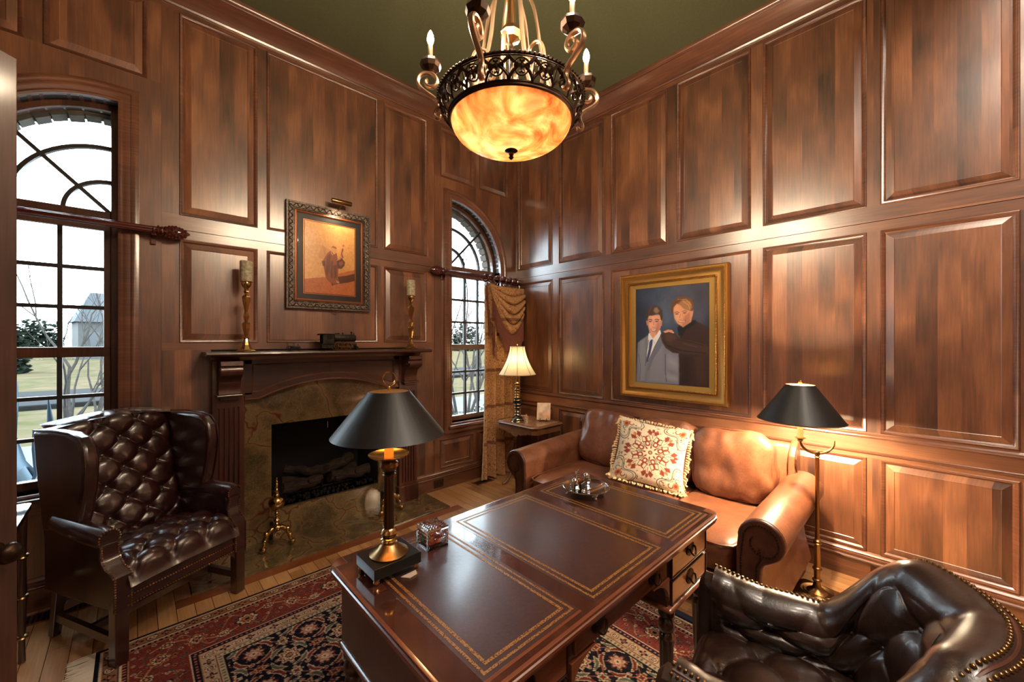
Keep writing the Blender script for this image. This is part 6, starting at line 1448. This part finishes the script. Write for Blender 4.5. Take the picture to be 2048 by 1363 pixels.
m = MB(); m.tube([tuple(Vector(cur(0, i/60))+Vector((-.006+.002*math.sin(i*2), -.004, 0))) for i in range(61)], .006, 6); m.build('cord_edge', plain('cream_cord', srgb(190, 170, 140), .8), cu, smooth=True)
# swag: cascading folds from ring to ring, with bullion fringe
swg = thing('curtain_swag', 'draped paisley swag with long rust bullion fringe hanging in front of the curtain', 'curtain', (-.355, -.18, 2.27))
def swf(s, t):
    """s across, t down"""
    w = .265-.03*t; x = (s*2-1)*w; sag = 1-(abs(2*s-1.25)/1.25)**1.7; sag = max(sag, 0)
    z = -.02-.60*t**1.1*(.22+.78*sag)-.10*sag*(1-t)*0
    fold = .040*math.sin(t*PI*11+.5*math.cos(2*PI*s))*sag*min(1, t*3)
    return (x, -.035-.055*sag*math.sin(PI*min(t, .9)*.9)+fold*1.0, z-.022*math.cos(t*PI*11)*sag)
m = MB(); m.grid(swf, 60, 90); m.grid(lambda s, t: (swf(s, t)[0], swf(s, t)[1]+.004, swf(s, t)[2]), 60, 60); m.build('swag_cloth', M['tap'], swg, smooth=True, angle=0)
def tail(s, t):
    x = -.275+.115*s+.02*t; return (x-.015*math.sin(9*s), .012-.02*math.sin(14*s), -.0-(.28+.42*s)*t)
m = MB(); m.grid(tail, 24, 20); m.build('tail_cloth', M['tap'], swg, smooth=True, angle=0)
m = MB(); rr = random.Random(4)
for i in range(86):
    s = i/85; p = Vector(swf(s, 1)); L = rr.uniform(.22, .26); m.tube([tuple(p), (p.x+rr.uniform(-.003, .003), p.y-.004, p.z-L*.5), (p.x+rr.uniform(-.005, .005), p.y+.002, p.z-L)], [.003, .0038, .0034], 4)
for i in range(60):
    t = i/59; p = Vector(tail(0, t)); L = .12; m.tube([tuple(p), (p.x-.02, p.y-.006, p.z-L*.5), (p.x-.012, p.y-.006, p.z-L)], [.003, .0038, .0034], 4)
for i in range(30):
    p = Vector(tail(i/29, 1)); L = .20; m.tube([tuple(p), (p.x, p.y-.004, p.z-L)], [.003, .0036], 4)
tag(m.build('bullion_fringe', M['fringe'], swg), kind='stuff')

# ================================================================ RUG
RX0, RX1, RY0, RY1 = -3.705, -1.265, -4.15, -.735
def rugpaint():
    st = .0050; w = int((RX1-RX0)/st); h = int((RY1-RY0)/st)
    P = Paint(w, h, (98, 40, 34)); X = RX0+P.X*(RX1-RX0); Y = RY1-P.Y*(RY1-RY0)
    dx = np.minimum(X-RX0, RX1-X); dy = np.minimum(Y-RY0, RY1-Y); D = np.minimum(dx, dy)
    along = np.where(dx < dy, Y, X)+7.0
    red, dred, navy, cream, tan_, grn, pink = [np.array(c, float) for c in ((104, 46, 40), (80, 34, 30), (18, 18, 30), (192, 168, 142), (160, 112, 80), (86, 94, 82), (160, 92, 80))]
    c = P.c
    def put(mk, col, a=1.0): c[mk] = c[mk]*(1-a)+col*a
    def lines(mk, d): pass
    R = np.random.RandomState(3)
    # bands from the edge inwards
    B = [(0, .022, navy), (.022, .028, cream), (.028, .085, tan_*.80), (.085, .092, navy), (.092, .098, cream), (.098, .118, navy*1.1), (.118, .124, tan_), (.124, .345, red), (.345, .352, cream), (.352, .378, navy*1.2), (.378, .384, tan_), (.384, .440, cream*.86), (.440, .447, red), (.447, .470, cream*.9), (.470, .478, navy)]
    for a, b, col in B: put((D >= a) & (D < b), col)
    # running motifs in the narrow bands
    def rosettes(c0, half, per, cols, mk):
        q = (along/per) % 1-.5; k = np.floor(along/per).astype(int) % 2; vx = q*per; vy = D-c0; r = np.hypot(vx, vy*1.0)
        for rad, col in cols: put(mk & (r < rad) & (k == 0), np.array(col, float))
        rr2 = np.hypot(vx, vy)*1.0; an = np.arctan2(vy, vx); pet = half*(.62+.32*np.cos(4*an)); put(mk & (k == 1) & (rr2 < pet), navy); put(mk & (k == 1) & (rr2 < pet*.5), pink)
    m1 = (D >= .030) & (D < .083); rosettes(.0565, .026, .058, [(.024, navy), (.019, cream), (.013, red), (.006, cream)], m1)
    m2 = (D >= .386) & (D < .438); rosettes(.412, .026, .056, [(.024, red), (.020, cream), (.014, navy), (.009, cream), (.004, red)], m2)
    for c0 in (.108, .365, .458):
        q = np.abs(((along+D*0)/.022) % 1-.5); put((np.abs(D-c0) < .007) & (q < .22), pink if c0 != .458 else grn)
    # main border: vines, palmettes
    mb = (D >= .126) & (D < .343); vx = along; ph = 2*PI*vx/.46; vine = .2345+.058*np.sin(ph)
    put(mb & (np.abs(D-vine) < .0045), tan_); put(mb & (np.abs(D-(.2345-.058*np.sin(ph*1+.9))) < .0030), grn*.8)
    put(mb & (np.abs(D-(.2345+.085*np.sin(ph*2))) < .0028), cream*.8)
    for off, c0, s_, cs in ((0, .2345, .062, (navy, cream, red, tan_, navy)), (.5, .2345, .052, (tan_, red*.8, cream, navy, pink)), (.25, .285, .030, (cream, grn, red, cream, navy)), (.75, .185, .030, (cream, navy, tan_, red, cream))):
        q = ((vx/.46+off) % 1-.5)*.46; v = D-c0; an = np.arctan2(v, q); r = np.hypot(q, v*1.12); w_ = s_*(.86+.14*np.cos(8*an))
        for j, col in enumerate(cs): put(mb & (r < w_*(1-.19*j)), col)
    for k_ in range(7):
        q = ((vx/.0657+k_*.37) % 1-.5)*.0657; v = D-(.14+.03*k_); put(mb & (np.hypot(q, v) < .0085) & (np.abs(D-vine) > .02), [cream, tan_, grn, pink][k_ % 4]*.9); put(mb & (np.hypot(q, v) < .004), navy)
    # field: navy ground with a herati lattice of rosettes and curved leaves
    F = D >= .478; put(F, navy); u = X; v = Y; pu, pv = .26, .26
    for (su, sv, R0, cs) in ((0, 0, .056, (cream, red, cream, navy, tan_)), (.5, .5, .050, (red, cream*.9, pink, cream, navy)), (.5, 0, .030, (tan_, red, cream, red)), (0, .5, .030, (cream, grn, cream, red))):
        a = ((u/pu+su) % 1-.5)*pu; b = ((v/pv+sv) % 1-.5)*pv; an = np.arctan2(b, a); r = np.hypot(a, b); w_ = R0*(.86+.14*np.cos(8*an))
        if R0 > .04:
            for rot in (.6, .6+PI/2, .6+PI, .6+1.5*PI):        # curling leaves round each rosette
                ca, sa = math.cos(rot), math.sin(rot); aa = a*ca+b*sa-.082; bb = -a*sa+b*ca; lf = (np.abs(bb-1.6*(aa**2)*4*0-.012*np.cos(aa*60)) < .011*np.sqrt(np.clip(1-(bb*0+((a*-sa+b*ca)/.060)**2), 0, 1))) if False else (((aa+8*bb*bb)/.013)**2+(bb/.048)**2 < 1)
                put(F & lf, cream); put(F & (((aa+8*bb*bb)/.009)**2+(bb/.040)**2 < 1), grn if R0 > .052 else red); 
        for j, col in enumerate(cs): put(F & (r < w_*(1-.2*j)), col)
    for A, Bq in ((u+v, 1), (u-v, 1)):
        q = np.abs(((A/(pu)+.25+.035*np.sin(14*(u if Bq else v))) % .5)-.25)*pu; put(F & (q < .0022) & ((c.sum(-1) < 140)), pink)
    a = ((u/.052) % 1-.5)*.052; b = ((v/.052) % 1-.5)*.052; hsh = (np.sin(np.floor(u/.052)*12.9+np.floor(v/.052)*78.2)*43758) % 1; r = np.hypot(a+.010*(hsh-.5), b); dk_ = c.sum(-1) < 140
    put(F & dk_ & (r < .012), cream*.95, .9); put(F & dk_ & (r < .008), red); put(F & dk_ & (r < .0035), cream)
    P.c = c; P.c += (R.rand(h, w)[..., None]-.5)*26; P.c *= (.97+.10*(np.sin(Y*900)*.5))[..., None]
    return P
rg = thing('rug', 'red and navy Persian rug with floral field and cream fringe, under the desk and chairs', 'rug', (0, 0, 0))
M['rug'] = attr('hand_knotted_wool', .95, 300, spec=.1)
Pr = rugpaint(); painted('pile', Pr, lambda X, Y: (RX0+(RX1-RX0)*X, RY1-(RY1-RY0)*Y, 0*X+.0065), M['rug'], rg)
MB().box(RX0, RX1, RY0, RY1, .0004, .0058).build('backing', plain('navy_rug_edge', srgb(26, 26, 40), .95), rg)
MB().box(RX1-.001, RX1+.045, RY0, RY1, .0004, .0065).build('navy_border', plain('navy_selvedge_wool', srgb(26, 28, 44), .95), rg)
m = MB(); rr = random.Random(6); y = RY1
while y > RY1-1.4:
    L = rr.uniform(.085, .105); m.tube([(RX0, y, .006), (RX0-L*.5, y+rr.uniform(-.006, .006), .005), (RX0-L, y+rr.uniform(-.010, .010), .003)], [.0022, .0024, .0018], 4, flat=1.6); y -= .0052
tag(m.build('fringe', plain('cream_cotton_fringe', srgb(196, 184, 166), .9), rg), kind='stuff')

# ================================================================ DOOR, LEFT TABLE, OUTLETS, VENTS
D0, D1 = Vector((-3.817, -1.803)), Vector((-4.50, -2.525)); dd = (D1-D0); Ld = dd.length; dn = Vector((dd.y, -dd.x)).normalized(); dd = dd.normalized()
if dn.dot(Vector((1, -1))) < 0: dn = -dn
dr = tag(thing('door_1', None, None, (D0.x, D0.y, 0)), kind='structure')
WD = lambda u, z, d: (dd.x*u+dn.x*d, dd.y*u+dn.y*d, z)
m = MB(); m.wbox(WD, 0, .115, .008, 2.44, -.040, 0); m.wbox(WD, Ld-.115, Ld, .008, 2.44, -.040, 0)
M['doorw'] = wood('dark_door_wood', srgb(30, 16, 12), srgb(66, 38, 28), srgb(96, 60, 44), 'Z', False, strip=9, rough=.6, coat=.12, stripk=0, blotch=.3)
m.build('stile', M['doorw'], dr, bevel=.003)
m = MB()
for z0, z1 in ((.008, .25), (.95, 1.10), (2.30, 2.44)): m.wbox(WD, .115, Ld-.115, z0, z1, -.040, 0)
m.build('rail', M['doorw'], dr)
for z0, z1 in ((.25, .95), (1.10, 2.30)): MB().loft([[WD(a, b, d) for a, b in ((.115+o, z0+o), (Ld-.115-o, z0+o), (Ld-.115-o, z1-o), (.115+o, z1-o))] for o, d in ((0, -.034), (0, -.018), (.05, -.006), (.052, -.008))]).build('panel', M['doorw'], dr)
m = MB(); 
for sg in (1, -1):
    pr_ = [(0, 0), (.028, 0), (.028, .006), (.010, .010), (.009, .030), (.022, .038), (.029, .050), (.026, .062), (.012, .070), (0, .071)]
    R_ = []
    for r, q in pr_:
        R_.append([WD(.060+r*math.cos(a), 1.0+r*math.sin(a), (q if sg > 0 else -.040-q)) for a in [2*PI*i/20 for i in range(20)]])
    m.loft(R_)
m.build('door_knob', M['bronze'], dr, smooth=True, angle=50)

lt = thing('side_table', 'narrow glossy dark side table with ringed turned legs, half hidden behind the door', 'side table', (-4.14, -.74, 0))
m = MB(); m.loft([[(x, y, z) for x, y in rrect(-.20, .20, -.32, .22, .03)] for z in (.755, .78)]); m.build('top', plain('polished_black_table_top', srgb(30, 24, 22), .06, coat=1.0, coatr=.02), lt)
for sx in (-1, 1):
    for sy in (-.28, .18):
        m = MB(); m.lathe([(.014, .004), (.012, .10), (.018, .30), (.016, .50), (.020, .755)], 12, (sx*.17, sy, 0)); m.build('leg', M['darkwood'], lt, smooth=True)
        m = MB()
        for z in (.13, .33, .53): m.lathe([(.014, z-.012), (.024, z-.006), (.020, z), (.025, z+.006), (.014, z+.012)], 14, (sx*.17, sy, 0))
        m.build('silvered_ring', M['abrass'], lt, smooth=True)
m = MB(); m.box(-.17, .17, -.29, -.27, .70, .755); m.box(-.17, .17, .17, .19, .70, .755); m.box(-.18, -.16, -.28, .18, .70, .755); m.box(.16, .18, -.28, .18, .70, .755); m.build('apron', M['darkwood'], lt)

def outlet(W, u0, u1, z0, z1, label, n=2):
    t = thing('wall_outlet', label, 'outlet')
    MB().wbox(W, u0, u1, z0, z1, .020, .027).build('cover_plate', plain('brown_cover_plate', srgb(52, 28, 20), .35), t, bevel=.002)
    cu_ = (u0+u1)/2
    for s in (-1, 1):
        m = MB(); m.wprism(W, [(cu_+s*.024+.014*math.cos(a), (z0+z1)/2+.016*math.sin(a)) for a in [2*PI*i/14 for i in range(14)]], .027, .0295); r = m.build('receptacle', plain('brown_receptacle', srgb(40, 22, 17), .4), t)
        m = MB()
        for q in (-.005, .005): m.wbox(W, cu_+s*.024+q-.001, cu_+s*.024+q+.001, (z0+z1)/2-.002, (z0+z1)/2+.007, .0293, .0298)
        m.build('slot', M['soot'], r)
    return t
outlet(WR, -3.512, -3.392, .030, .112, 'brown duplex outlet set sideways in the baseboard right of the floor lamp')
outlet(WL, -1.245, -1.125, .030, .112, 'brown duplex outlet in the baseboard right of the hearth')
def grille(name, x0, x1, y0, y1, label, n, along='x'):
    t = thing(name, label, 'vent', ((x0+x1)/2, (y0+y1)/2, .001)); a, b = (x1-x0)/2, (y1-y0)/2
    m = MB(); m.box(-a, a, -b, -b+.012, 0, .004); m.box(-a, a, b-.012, b, 0, .004); m.box(-a, -a+.012, -b, b, 0, .004); m.box(a-.012, a, -b, b, 0, .004); m.build('frame', M['floorx'], t)
    MB().box(-a+.012, a-.012, -b+.012, b-.012, 0, .0008).build('duct', M['soot'], t)
    for i in range(n):
        x = -a+.016+(2*a-.032)*(i+.5)/n; MB().box(x-.004, x+.004, -b+.012, b-.012, .0008, .0035).build('slat', M['darkwood'], t)
grille('floor_vent', -.80, -.56, -.21, -.10, 'flush wooden floor vent beside the curtain', 10)
grille('floor_vent', -4.06, -3.66, -.19, -.06, 'long floor vent with dark slats behind the left armchair', 18)
